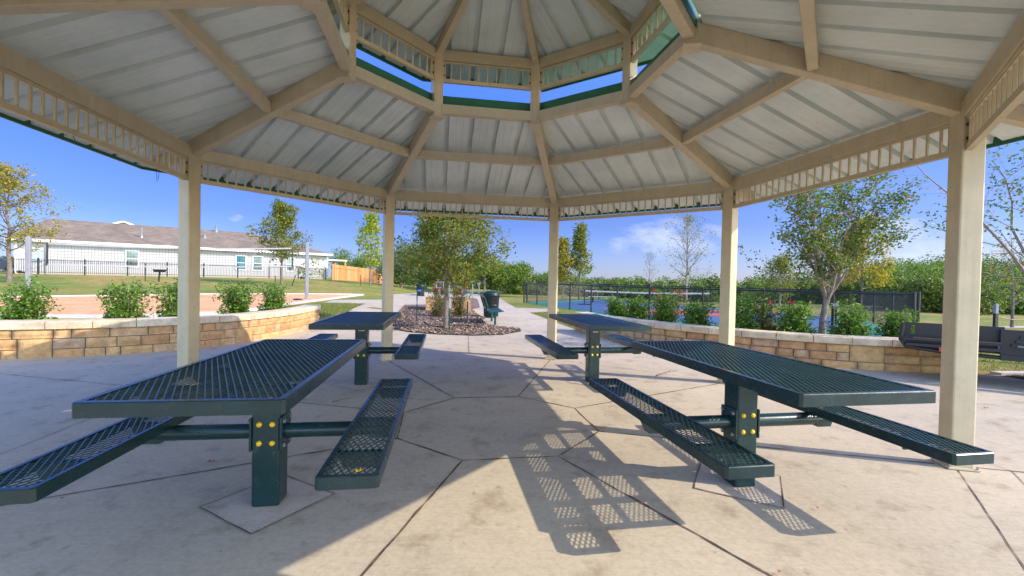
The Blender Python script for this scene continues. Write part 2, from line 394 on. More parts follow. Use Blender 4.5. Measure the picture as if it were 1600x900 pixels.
def sheet(name, pts, mat, lift, cell=1.0, kindst=True):
    """flat polygon laid on the terrain"""
    bm = bmesh.new(); vs = [bm.verts.new((p[0], p[1], 0)) for p in pts]; f = bm.faces.new(vs)
    x0 = min(p[0] for p in pts); x1 = max(p[0] for p in pts); y0 = min(p[1] for p in pts); y1 = max(p[1] for p in pts)
    k = math.ceil(x0/cell)*cell
    while k < x1:
        bmesh.ops.bisect_plane(bm, geom=bm.verts[:]+bm.edges[:]+bm.faces[:], plane_co=(k,0,0), plane_no=(1,0,0)); k += cell
    k = math.ceil(y0/cell)*cell
    while k < y1:
        bmesh.ops.bisect_plane(bm, geom=bm.verts[:]+bm.edges[:]+bm.faces[:], plane_co=(0,k,0), plane_no=(0,1,0)); k += cell
    for v in bm.verts: v.co.z = gz(v.co.x, v.co.y) + lift
    bmesh.ops.recalc_face_normals(bm, faces=bm.faces[:])
    me = bpy.data.meshes.new(name); bm.to_mesh(me); bm.free(); me.materials.append(mat)
    if me.polygons and me.polygons[0].normal.z < 0:
        me.flip_normals()
    o = bpy.data.objects.new(name, me); col.objects.link(o)
    if kindst: struct(o)
    return o
def catmull(pts, n=8):
    pts = [Vector((p[0], p[1], 0)) for p in pts]; out = []
    P = [pts[0]*2-pts[1]] + pts + [pts[-1]*2-pts[-2]]
    for i in range(1, len(P)-2):
        for k in range(n):
            t = k/n; a, b_, c, d = P[i-1], P[i], P[i+1], P[i+2]
            out.append(0.5*((2*b_) + (c-a)*t + (2*a-5*b_+4*c-d)*t*t + (3*b_-a-3*c+d)*t**3))
    out.append(pts[-1]); return out

# wall base lines (front foot of each wall)
WL = catmull([(-10.6, 6.1), (-9.0, 6.3), (-7.5, 6.65), (-6.4, 7.2), (-5.65, 7.95), (-5.2, 8.95), (-5.05, 10.1), (-5.1, 11.3), (-5.3, 12.3)], 10)
WR = catmull([(1.75, 12.2), (2.2, 10.9), (2.85, 9.7), (3.55, 8.75), (4.45, 7.95), (5.4, 7.4), (6.4, 7.15), (7.35, 7.05)], 10)
def h2(px, py): p = hit(px, py); return (p.x, p.y)
# plaza concrete: one sheet bounded by both walls and the planting island
plaza = [(-16, -10), (16, -10), (16, 6.85), (8.2, 6.95), (7.5, 7.1)]
plaza += [(p.x-0.0, p.y+0.1) for p in reversed(WR)]
plaza += [h2(905, 518), h2(857, 500), h2(828, 489)]
plaza += [h2(873, 487.5), h2(873, 483), h2(806, 481.5), h2(780, 466), h2(752, 459), h2(690, 456), h2(650, 458), h2(612, 460.5), h2(600, 468.5), h2(520, 469), h2(505, 474), h2(571, 475), h2(544, 488)]
plaza += [(p.x-0.12, p.y) for p in reversed(WL)]
plaza += [(-16, 6.0)]
sheet('plaza', plaza, M['concrete'], 0.012, 2.0)
island = [h2(632, 477), h2(624, 488), h2(613, 499), (-3.5, 12.4), (-3.15, 11.7), (-2.5, 11.05), (-1.75, 10.72), (-0.9, 10.62), (-0.2, 10.9), (0.28, 11.75), (0.22, 12.25), (-0.1, 12.55), h2(786, 512.5), h2(761, 509.3), h2(753, 501), h2(758, 499.5), h2(746, 492.5), h2(742, 488), h2(737, 484), h2(750, 481), h2(746, 468), h2(736, 464.5), h2(700, 464), h2(690, 476)]
sheet('mulch_bed', island, M['mulch'], 0.03, 2.0)
# joints in the concrete
CX, CY, R, TH = -0.1209, 4.1907, 3.6003, -0.2312
def oct_p(k, r, z=0.0): a = TH + k*PI/4; return Vector((CX+r*math.cos(a), CY+r*math.sin(a), z))
j = MB()
def joint(a, b, w=0.019, z=0.016):
    a = Vector((a[0], a[1], 0)); b = Vector((b[0], b[1], 0)); d = b-a; L = d.length; d.normalize(); s_ = Vector((-d.y, d.x, 0)); n = max(2, int(L/0.09)); prev = None
    for i in range(n+1):
        p = a+d*(L*i/n); ww = w*(0.65+0.8*noise.noise(p*9)); off = s_*0.006*noise.noise(p*5+Vector((9,3,1)))
        q = (p+s_*ww/2+off, p-s_*ww/2+off)
        q = [Vector((t.x, t.y, gz(t.x, t.y)+z)) for t in q]
        if prev: j.quad(prev[1], q[1], q[0], prev[0])
        prev = q
for k in range(8):
    joint(oct_p(k, 0.95), oct_p(k+1, 0.95)); joint(oct_p(k, 0.955), oct_p(k, R-0.13)); 
    joint(oct_p(k, R), oct_p(k+1, R), 0.010); joint(oct_p(k, R+0.35), oct_p(k+1, R+0.35), 0.008); joint(oct_p(k, R+0.13), oct_p(k, R+(0.35 if k in (2, 3) else 4.0)), 0.012)
joint((-1.02, 10.62), (-0.75, 8.05), 0.014)
for a, b_ in (((0.35, 11.9), (1.3, 9.4)), (h2(760, 509), h2(850, 499)), (h2(790, 490), h2(828, 489)), (h2(600, 475), h2(640, 468)), (h2(560, 482), h2(626, 484))): joint(a, b_, 0.012)
TABLES = {'L1': (-1.4036, 2.6178, 0.1448), 'L2': (-1.8583, 5.576, 0.1448), 'R2': (1.1006, 5.9876, 0.1711), 'R1': (1.5553, 2.9977, 0.1711)}
pt = MB()
for k, (tx, ty, tr) in TABLES.items():
    cs = []
    for i in range(4):
        a = tr + PI/4 + PI/4 + i*PI/2 + 0.12; cs.append(Vector((tx+0.36*math.cos(a), ty+0.36*math.sin(a), 0.0155)))
    pt.poly(cs)
    for i in range(4): joint(cs[i], cs[(i+1) % 4], 0.009, 0.019)
struct(pt.build('footing_patches', M['concrete_patch']))
struct(j.build('pavement_joints', M['joint']))

# mulch chips scattered on the island
def in_poly(x, y, poly):
    c = False; n = len(poly); k = n-1
    for i in range(n):
        if (poly[i][1] > y) != (poly[k][1] > y) and x < (poly[k][0]-poly[i][0])*(y-poly[i][1])/(poly[k][1]-poly[i][1])+poly[i][0]: c = not c
        k = i
    return c
ch = MB()
def chips(poly, n, z0, rg, x0, x1, y0, y1):
    c = 0
    while c < n:
        x = rg.uniform(x0, x1); y = rg.uniform(y0, y1)
        if not in_poly(x, y, poly): continue
        c += 1; a = rg.random()*PI; l = rg.uniform(0.02, 0.075); w = rg.uniform(0.008, 0.022); dx = math.cos(a); dy = math.sin(a); z = gz(x, y)+z0+rg.uniform(0.0, 0.02); t = rg.uniform(-0.015, 0.015)
        ch.quad((x-dx*l/2-dy*w, y-dy*l/2+dx*w, z-t), (x-dx*l/2+dy*w, y-dy*l/2-dx*w, z-t+0.004), (x+dx*l/2+dy*w, y+dy*l/2-dx*w, z+t), (x+dx*l/2-dy*w, y+dy*l/2+dx*w, z+t+0.004))
chips(island, 16000, 0.035, rnd, -4.6, 0.4, 10.5, 19)

# ------------------------------------------------------------------ pavilion
pav = thing('picnic_pavilion', 'eight-sided tan steel picnic pavilion with ribbed pale roof and raised cupola over the tables', 'pavilion', (CX, CY, 0), TH)
ZB, ZR = 2.624, 2.374
SL = 0.377
def pp(k, r, z, lat=0.0):
    a = k*PI/4; return Vector((r*math.cos(a)-lat*math.sin(a), r*math.sin(a)+lat*math.cos(a), z))
def zbot(r): return ZB + 0.006 + SL*(3.6-r)
RO, RC, RO2 = 4.265, 1.635, 2.14
ZP = ZB+0.006+0.185   # panel underside over the post ring
def zpan(r): return ZP + SL*(3.6-r)
def zbot2(r): return 4.076 + SL*(1.635-r)
ZP2 = 4.076+0.135
def zpan2(r): return ZP2 + SL*(1.635-r)

def radbox(mb, k, r, w, z0, z1, w2=None):
    w2 = w2 or w
    b = [pp(k, r-w/2, z0, -w2/2), pp(k, r+w/2, z0, -w2/2), pp(k, r+w/2, z0, w2/2), pp(k, r-w/2, z0, w2/2)]
    mb.hexa(b, [Vector((q.x, q.y, z1)) for q in b])
def side_frame(k, r):
    """origin and unit vectors of the side between corners k and k+1"""
    a, b = pp(k, r, 0), pp(k+1, r, 0); d = (b-a); L = d.length; d.normalize(); n = Vector((d.y, -d.x, 0))
    return a, b, d, n, L
def roof_panel(k, r0, r1, zf, rib, thick=0.055):
    """sheet metal face: ribs run down the slope, clipped at the hips"""
    a, b, d, n, L0 = side_frame(k, r0); c22 = math.cos(PI/8)
    mid = (a+b)/2; ap0 = r0*c22; ap1 = r1*c22; th = math.tan(PI/8)
    us = set([0.0])
    prof = []   # (u, depth)
    u = -L0/2 - rib
    off = (L0/2) % rib
    i = -int(L0/rib)-1
    pts = []
    for i in range(-int(L0/rib/2)-2, int(L0/rib/2)+3):
        c0 = (i+0.5)*rib
        pts += [(c0-0.033, 0), (c0-0.027, 0.048), (c0+0.027, 0.048), (c0+0.033, 0), (c0+rib*0.36-0.007, 0), (c0+rib*0.36, 0.004), (c0+rib*0.36+0.007, 0), (c0+rib*0.64-0.007, 0), (c0+rib*0.64, 0.004), (c0+rib*0.64+0.007, 0)]
    def depth(u):
        for (u0, d0), (u1, d1) in zip(pts, pts[1:]):
            if u0 <= u <= u1: return d0+(d1-d0)*(u-u0)/(u1-u0)
        return 0
    brk = sorted(set([p[0] for p in pts if -L0/2 < p[0] < L0/2] + [-L0/2, L0/2, -ap1*th, ap1*th]))
    mb = MB()
    def P(u, ap, dz):   # ap = apothem distance
        rr = ap/c22; q = n*ap + d*u   # the side's outward normal and its direction
        return Vector((q.x, q.y, zf(rr)+dz))
    for (u0, u1) in zip(brk, brk[1:]):
        if u1-u0 < 1e-6: continue
        t0 = max(ap1, abs(u0)/th); t1 = max(ap1, abs(u1)/th)
        d0, d1 = depth(u0), depth(u1)
        q = [P(u0, ap0, d0), P(u1, ap0, d1), P(u1, t1, d1), P(u0, t0, d0)]
        mb.m = 0
        if (q[2]-q[1]).length < 1e-5: mb.poly([q[0], q[3], q[1]])
        elif (q[3]-q[0]).length < 1e-5: mb.poly([q[0], q[2], q[1]])
        else: mb.quad(q[0], q[3], q[2], q[1])
        mb.m = 1; q = [P(u0, ap0, thick), P(u1, ap0, thick), P(u1, t1, thick), P(u0, t0, thick)]
        if (q[2]-q[1]).length < 1e-5: mb.poly([q[0], q[1], q[3]])
        elif (q[3]-q[0]).length < 1e-5: mb.poly([q[0], q[1], q[2]])
        else: mb.quad(q[0], q[1], q[2], q[3])
    return mb
def frieze(k, r, zt, zb, lhalf_gap, pitch, name='frieze'):
    a, b, d, n, L = side_frame(k, r)
    a2 = a+d*lhalf_gap; b2 = b-d*lhalf_gap; mb = MB()
    z = Vector((0, 0, 1))
    mb.beam(a2+z*zb, b2+z*zb, 0.04, 0.045); mb.beam(a2+z*(zt-0.022), b2+z*(zt-0.022), 0.03, 0.016)
    LL = (b2-a2).length; cnt = int(round(LL/pitch)); 
    for i in range(1, cnt):
        p = a2+d*(LL*i/cnt); mb.hexa([p-d*0.008-n*0.008+z*(zb+0.045), p+d*0.008-n*0.008+z*(zb+0.045), p+d*0.008+n*0.008+z*(zb+0.045), p-d*0.008+n*0.008+z*(zb+0.045)], [p-d*0.008-n*0.008+z*(zt-0.022), p+d*0.008-n*0.008+z*(zt-0.022), p+d*0.008+n*0.008+z*(zt-0.022), p-d*0.008+n*0.008+z*(zt-0.022)])
    o = mb.build(name, M['tan'], pav)
    for p, s_ in ((a2, 1), (b2, -1)):
        q = p+d*s_*0.022; br = MB()
        br.hexa([q-d*0.022-n*0.012+z*(zb+0.045), q+d*0.022-n*0.012+z*(zb+0.045), q+d*0.022+n*0.012+z*(zb+0.045), q-d*0.022+n*0.012+z*(zb+0.045)], [q-d*0.022-n*0.012+z*(zt-0.022), q+d*0.022-n*0.012+z*(zt-0.022), q+d*0.022+n*0.012+z*(zt-0.022), q-d*0.022+n*0.012+z*(zt-0.022)])
        br.build('end_bracket', M['tan'], o)
    for p, s_ in ((a2, 1), (b2, -1)):
        for zz in (zb+0.085, zt-0.06):
            c = p+d*s_*0.022-n*0.011+z*zz; bo = MB(); bo.tube([c, c-n*0.012], 0.011, 6); bo.build('bolt', M['black'], o)
    return o
for k in range(8):
    p_ = MB(); radbox(p_, k, R, 0.15, 0.012, ZB+0.12); po = p_.build('post', M['tan'], pav, bev=0.012)
    bp = MB(); radbox(bp, k, R, 0.20, 0.0165, 0.026); 
    bp.build('base_plate', M['tan'], po)
    for dr in (-0.086, 0.086):
        for lt in (-0.086, 0.086):
            q = MB(); c_ = pp(k, R+dr, 0.0262, lt); q.tube([c_, c_+Vector((0, 0, 0.012))], 0.008, 6); q.tube([c_+Vector((0, 0, 0.012)), c_+Vector((0, 0, 0.022))], 0.004, 6); q.build('anchor_bolt', M['bolt'], po)
    if k == 2:
        s_ = MB(); a0 = pp(k, R-0.0765, 2.18, -0.03); a1 = pp(k, R-0.0765, 2.18, 0.03)
        s_.quad(a0, a1, a1+Vector((0, 0, 0.11)), a0+Vector((0, 0, 0.11))); s_.build('name_plate', M['bolt'], po)
    # rafter with its tail beyond the post
    r_ = MB(); w = 0.10
    prof_r = [(R+0.02, zbot(R+0.02)), (RC+0.02, zbot(RC+0.02))]
    r_.hexa([pp(k, RC+0.05, zbot(RC+0.05), -w/2), pp(k, R-0.02, zbot(R-0.02), -w/2), pp(k, R-0.02, zbot(R-0.02), w/2), pp(k, RC+0.05, zbot(RC+0.05), w/2)],
            [pp(k, RC+0.05, zpan(RC+0.05)-0.006, -w/2), pp(k, R-0.02, zpan(R-0.02)-0.006, -w/2), pp(k, R-0.02, zpan(R-0.02)-0.006, w/2), pp(k, RC+0.05, zpan(RC+0.05)-0.006, w/2)])
    r_.build('rafter', M['tan'], pav, bev=0.008)
    t_ = MB(); sec = [(R+0.07, 0.13), (R+0.42, 0.12), (R+0.48, 0.085), (R+0.5, 0.05)]
    for (ra, ha), (rb, hb) in zip(sec, sec[1:]):
        t_.hexa([pp(k, ra, zpan(ra)-0.006-ha, -0.04), pp(k, rb, zpan(rb)-0.006-hb, -0.04), pp(k, rb, zpan(rb)-0.006-hb, 0.04), pp(k, ra, zpan(ra)-0.006-ha, 0.04)], [pp(k, ra, zpan(ra)-0.006, -0.04), pp(k, rb, zpan(rb)-0.006, -0.04), pp(k, rb, zpan(rb)-0.006, 0.04), pp(k, ra, zpan(ra)-0.006, 0.04)])
    t_.build('rafter_tail', M['tan'], pav)
    # eave beam, purlin, frieze
    a, b, d, n, L = side_frame(k, R); z = Vector((0, 0, 1)); e = MB(); g0 = 0.078
    e.beam(a+d*g0+z*ZB, b-d*g0+z*ZB, 0.08, 0.14); eb = e.build('eave_beam', M['tan'], pav, bev=0.006)
    li = MB(); li.beam(a+d*g0+z*(ZB-0.014), b-d*g0+z*(ZB-0.014), 0.05, 0.012); li.build('beam_lip', M['tan'], eb)
    a, b, d, n, L = side_frame(k, 2.56); zz = zbot(2.56)+0.03; e = MB(); e.beam(a+d*0.055+z*zz, b-d*0.055+z*zz, 0.075, 0.115); pu = e.build('purlin', M['tan'], pav, bev=0.006)
    for q, s_ in ((a, 1), (b, -1)):
        cl = MB(); cl.beam(q+d*s_*0.056+z*(zz+0.01)+n*0.04, q+d*s_*0.10+z*(zz+0.01)+n*0.04, 0.006, 0.09); cl.build('clip', M['tan'], pu)
    fo = frieze(k, R, ZB-0.004, ZR, 0.078, 0.1)
    if k == 4:
        ct = MB()
        for (u, l, s_) in ((0.55, 0.10, 0.01), (0.60, 0.13, -0.006), (1.62, 0.05, -0.02)):
            q = pp(k, R, ZR, 0)+side_frame(k, R)[2]*u; ct.tube([q+z*0.01, q-z*l*0.5+d*s_, q-z*l+d*s_*2], 0.002, 4)
        ct.build('cable_tie', M['cord'], fo)
    rp = roof_panel(k, RO, RC+0.10, zpan, 0.33).build('roof_panel', [M['sheet'], M['green_trim']], pav)
    a, b, d, n, L = side_frame(k, RO+0.012); tr = MB(); tr.beam(a+z*(zpan(RO)-0.03), b+z*(zpan(RO)-0.03), 0.02, 0.10); tr.build('eave_trim', M['green_trim'], rp)
    # cupola
    p_ = MB(); radbox(p_, k, RC, 0.12, 3.352, 4.076+0.10); po = p_.build('cupola_post', M['tan'], pav, bev=0.008)
    bp = MB(); radbox(bp, k, RC, 0.15, 3.338, 3.351, 0.16); bp.build('end_plate', M['tan'], po)
    a, b, d, n, L = side_frame(k, RC); e = MB(); e.beam(a+d*0.06+z*3.39, b-d*0.06+z*3.39, 0.09, 0.117); e.build('ring_beam', M['tan'], pav, bev=0.006)
    e = MB(); a2, b2, d2, n2, L2 = side_frame(k, RC+0.055); e.beam(a2+z*3.48, b2+z*3.48, 0.012, 0.16); e.build('flashing', M['green_trim'], pav)
    e = MB(); e.beam(a+d*0.061+z*4.05, b-d*0.061+z*4.05, 0.08, 0.125); e.build('cupola_beam', M['tan'], pav, bev=0.006)
    frieze(k, RC, 4.046, 3.784, 0.061, 0.108, 'cupola_frieze')
    r_ = MB(); r0 = RC+0.02; r1 = 0.06; w = 0.09
    r_.hexa([pp(k, r1, zbot2(r1), -w/2*0.5), pp(k, r0, zbot2(r0), -w/2), pp(k, r0, zbot2(r0), w/2), pp(k, r1, zbot2(r1), w/2*0.5)],
            [pp(k, r1, zpan2(r1)-0.006, -w/2*0.5), pp(k, r0, zpan2(r0)-0.006, -w/2), pp(k, r0, zpan2(r0)-0.006, w/2), pp(k, r1, zpan2(r1)-0.006, w/2*0.5)])
    r_.build('cupola_rafter', M['tan'], pav, bev=0.006)
    t_ = MB(); sec = [(RC+0.062, 0.10), (RC+0.2, 0.10), (RC+0.26, 0.06)]
    for (ra, ha), (rb, hb) in zip(sec, sec[1:]):
        t_.hexa([pp(k, ra, zpan2(ra)-0.006-ha, -0.03), pp(k, rb, zpan2(rb)-0.006-hb, -0.03), pp(k, rb, zpan2(rb)-0.006-hb, 0.03), pp(k, ra, zpan2(ra)-0.006-ha, 0.03)], [pp(k, ra, zpan2(ra)-0.006, -0.03), pp(k, rb, zpan2(rb)-0.006, -0.03), pp(k, rb, zpan2(rb)-0.006, 0.03), pp(k, ra, zpan2(ra)-0.006, 0.03)])
    t_.build('cupola_rafter_tail', M['tan'], pav)
    rp = roof_panel(k, RO2, 0.05, zpan2, 0.33).build('cupola_roof_panel', [M['sheet'], M['green_trim']], pav)
    a, b, d, n, L = side_frame(k, RO2+0.012); tr = MB(); tr.beam(a+z*(zpan2(RO2)-0.035), b+z*(zpan2(RO2)-0.035), 0.02, 0.1); tr.build('cupola_eave_trim', M['green_trim'], rp)
hb = MB(); hb.lathe([(0.001, zbot2(0.05)-0.05), (0.09, zbot2(0.05)-0.05), (0.09, zbot2(0.05)+0.15)], (0, 0, 0), 8); hb.build('compression_ring', M['tan'], pav)

# ------------------------------------------------------------------ picnic tables
def expanded(mb, x0, y0, x1, y1, z, px=0.030, py=0.062, w=0.0072, t=0.003):
    """diamond mesh: two families of crossing strands"""
    k = px/py; cx, cy = (x0+x1)/2, (y0+y1)/2; hw, hl = (x1-x0)/2, (y1-y0)/2
    n = int((hw+k*hl)/px)+1
    for fam, sg in ((0, 1), (1, -1)):
        zz = z-0.0022*(1-fam)
        for i in range(-n, n+1):
            c = i*px + px*0.25
            # x = c + sg*k*y ; clip
            ylo, yhi = -hl, hl
            ya, yb = (-hw-c)/(sg*k), (hw-c)/(sg*k)
            ylo = max(ylo, min(ya, yb)); yhi = min(yhi, max(ya, yb))
            if yhi-ylo < 0.01: continue
            A = Vector((cx+c+sg*k*ylo, cy+ylo, zz-t)); B = Vector((cx+c+sg*k*yhi, cy+yhi, zz-t))
            mb.beam(A, B, (0.0050, 0.0054)[fam], (0.003, 0.004)[fam], up=Vector((0.35*(1-fam), 0, 1)))
def rim(mb, hw, hl, z1, h, t, c=0.012):
    """folded edge frame with clipped corners"""
    def ring(a, b, cc, z): return [Vector((x, y, z)) for x, y in ((-a+cc, -b), (a-cc, -b), (a, -b+cc), (a, b-cc), (a-cc, b), (-a+cc, b), (-a, b-cc), (-a, -b+cc))]
    o0 = ring(hw, hl, c, z1-h); o1 = ring(hw, hl, c, z1-0.004); o2 = ring(hw-0.004, hl-0.004, c, z1); i2 = ring(hw-t, hl-t, c*0.6, z1); i0 = ring(hw-t, hl-t, c*0.6, z1-h)
    rings = [o0, o1, o2, i2, i0]
    for A, B in zip(rings, rings[1:]+[rings[0]]):
        for i in range(8): mb.quad(A[i], A[(i+1) % 8], B[(i+1) % 8], B[i])
TZ, SZ = 0.8385, 0.52
def make_table(label, loc, rz):
    t = thing('picnic_table', label, 'picnic table', (loc[0], loc[1], 0.012), rz, 'green mesh picnic tables under the pavilion')
    r_ = MB(); rim(r_, 0.38, 0.907, TZ, 0.06, 0.03); top = r_.build('tabletop', M['table'], t)
    e = MB(); expanded(e, -0.352, -0.879, 0.352, 0.879, TZ-0.004); e.build('mesh_surface', M['mesh'], top)
    u = MB()
    for y in (-0.62, -0.2, 0.2, 0.62):
        u.hexa([(-0.30, y-0.003, TZ-0.085), (0.30, y-0.003, TZ-0.085), (0.30, y+0.003, TZ-0.085), (-0.30, y+0.003, TZ-0.085)], [(-0.35, y-0.003, TZ-0.014), (0.35, y-0.003, TZ-0.014), (0.35, y+0.003, TZ-0.014), (-0.35, y+0.003, TZ-0.014)])
        u.box(-0.35, y+0.0035, TZ-0.018, 0.35, y+0.038, TZ-0.0128)
    for x in (-0.13, 0.09): u.box(x, -0.86, TZ-0.026, x+0.042, 0.86, TZ-0.0205)
    u.build('support_rail', M['table_steel'], t)
    for y, s_ in ((-0.62, -1), (0.62, 1)):
        for x in (-0.22, 0.22):
            q = MB(); q.lathe([(0.0001, 0.012), (0.010, 0.010), (0.013, 0)], (0, 0, 0), 10); o = q.build('rail_cap', M['yellow'], t); o.location = (x, y+s_*0.003, TZ-0.066); o.rotation_euler = (PI/2 if s_ < 0 else -PI/2, 0, 0)
    p_ = MB(); p_.box(-0.075, -0.075, 0.0, 0.075, 0.075, TZ-0.09); ped = p_.build('pedestal', M['table_steel'], t, bev=0.014, seg=3)
    mp_ = MB(); mp_.box(-0.15, -0.24, TZ-0.0895, 0.15, 0.24, TZ-0.0275); mp_.build('mounting_plate', M['table_steel'], ped)
    for s_ in (-1, 1):
        for x in (-0.034, 0.036):
            for zz in (0.37, 0.478):
                q = MB(); q.lathe([(0.0001, 0.012), (0.009, 0.0115), (0.0145, 0.006), (0.0155, 0)], (0, 0, 0), 14); o = q.build('bolt_cap', M['yellow'], ped, smooth=True); o.location = (x, s_*0.0752, zz); o.rotation_euler = (PI/2 if s_ < 0 else -PI/2, 0, 0)
    q = MB(); q.m = 0; q.box(-0.03, -0.0765, 0.672, 0.042, -0.0752, 0.722); q.m = 1; q.box(-0.026, -0.0775, 0.679, 0.038, -0.0766, 0.705); q.m = 0
    for i in range(4): q.box(-0.021+i*0.0145, -0.0781, 0.684, -0.021+i*0.0145+0.009, -0.0776, 0.699)
    q.build('warning_label', [M['label_white'], M['label_red']], ped)
    for s_ in (-1, 1):
        a = MB(); a.tube([(s_*0.09, 0, 0.42), (s_*0.655, 0, 0.42)], 0.043, 18); arm = smooth_angle(a.build('arm', M['table_steel'], t))
        f = MB(); x0, x1 = sorted((s_*0.0755, s_*0.0885)); f.box(x0, -0.078, 0.325, x1, 0.078, 0.515); f.build('flange', M['table_steel'], arm, bev=0.003)
        for y in (-0.055, 0.055):
            for zz in (0.35, 0.49): bo = MB(); bo.tube([(s_*0.0885, y, zz), (s_*0.10, y, zz)], 0.012, 6); bo.build('bolt', M['bolt'], arm)
        br = MB(); xc = s_*0.6222
        br.hexa([(xc-0.05, -0.035, 0.37), (xc+0.05, -0.035, 0.37), (xc+0.05, 0.035, 0.37), (xc-0.05, 0.035, 0.37)], [(xc-0.10, -0.035, SZ-0.045), (xc+0.10, -0.035, SZ-0.045), (xc+0.10, 0.035, SZ-0.045), (xc-0.10, 0.035, SZ-0.045)])
        br.build('seat_bracket', M['table_steel'], arm)
        b_ = MB(); rim(b_, 0.127, 0.907, SZ, 0.055, 0.022); bn = b_.build('bench', M['table'], t); bn.location = (s_*0.6222, 0, 0)
        e = MB(); expanded(e, -0.107, -0.887, 0.107, 0.887, SZ-0.004); e.build('mesh_surface', M['mesh'], bn)
        for y in (-0.62, 0.62):
            u = MB(); u.hexa([(-0.075, y-0.003, SZ-0.085), (0.075, y-0.003, SZ-0.085), (0.075, y+0.003, SZ-0.085), (-0.075, y+0.003, SZ-0.085)], [(-0.104, y-0.003, SZ-0.014), (0.104, y-0.003, SZ-0.014), (0.104, y+0.003, SZ-0.014), (-0.104, y+0.003, SZ-0.014)])
            u.box(-0.104, y+0.0025, SZ-0.018, 0.104, y+0.035, SZ-0.0128)
            u.build('seat_rail', M['table_steel'], bn)
    return t
T1 = make_table('near left dark green mesh picnic table in full shade', TABLES['L1'], TABLES['L1'][2])
def table_copy(k, label):
    t = dup(T1, (TABLES[k][0], TABLES[k][1], 0.012), TABLES[k][2], label)
    if k[0] == 'R':   # these two have their expanded sheets turned over
        for part in t.children:
            for sub in part.children:
                if sub.name.startswith('mesh_surface'): sub.scale.x = -1
    return t
table_copy('L2', 'far left dark green mesh picnic table beside a tan post near the curved wall end')
table_copy('R2', 'far right dark green mesh picnic table beside the path to the fenced court')
table_copy('R1', 'near right dark green mesh picnic table in sun throwing dappled shadows on the concrete')

# ------------------------------------------------------------------ stone walls
def offset_line(line, o):
    out = []
    for i, p in enumerate(line):
        d = (line[min(i+1, len(line)-1)]-line[max(i-1, 0)]).normalized(); n = Vector((-d.y, d.x, 0)); out.append(p+n*o)
    return out
def sampler(line):
    ls = [0]
    for a, b in zip(line, line[1:]): ls.append(ls[-1]+(b-a).length)
    def f(s, off=0.0, z=0.0):
        s = max(0, min(ls[-1], s)); i = 0
        while i < len(ls)-2 and ls[i+1] < s: i += 1
        t = (s-ls[i])/(ls[i+1]-ls[i]); p = line[i].lerp(line[i+1], t)
        d0 = (line[min(i+1, len(line)-1)]-line[max(i-1, 0)]).normalized(); d1 = (line[min(i+2, len(line)-1)]-line[i]).normalized(); d = d0.lerp(d1, t).normalized()
        n = Vector((-d.y, d.x, 0)); return Vector((p.x+n.x*off, p.y+n.y*off, z))
    return f, ls[-1]
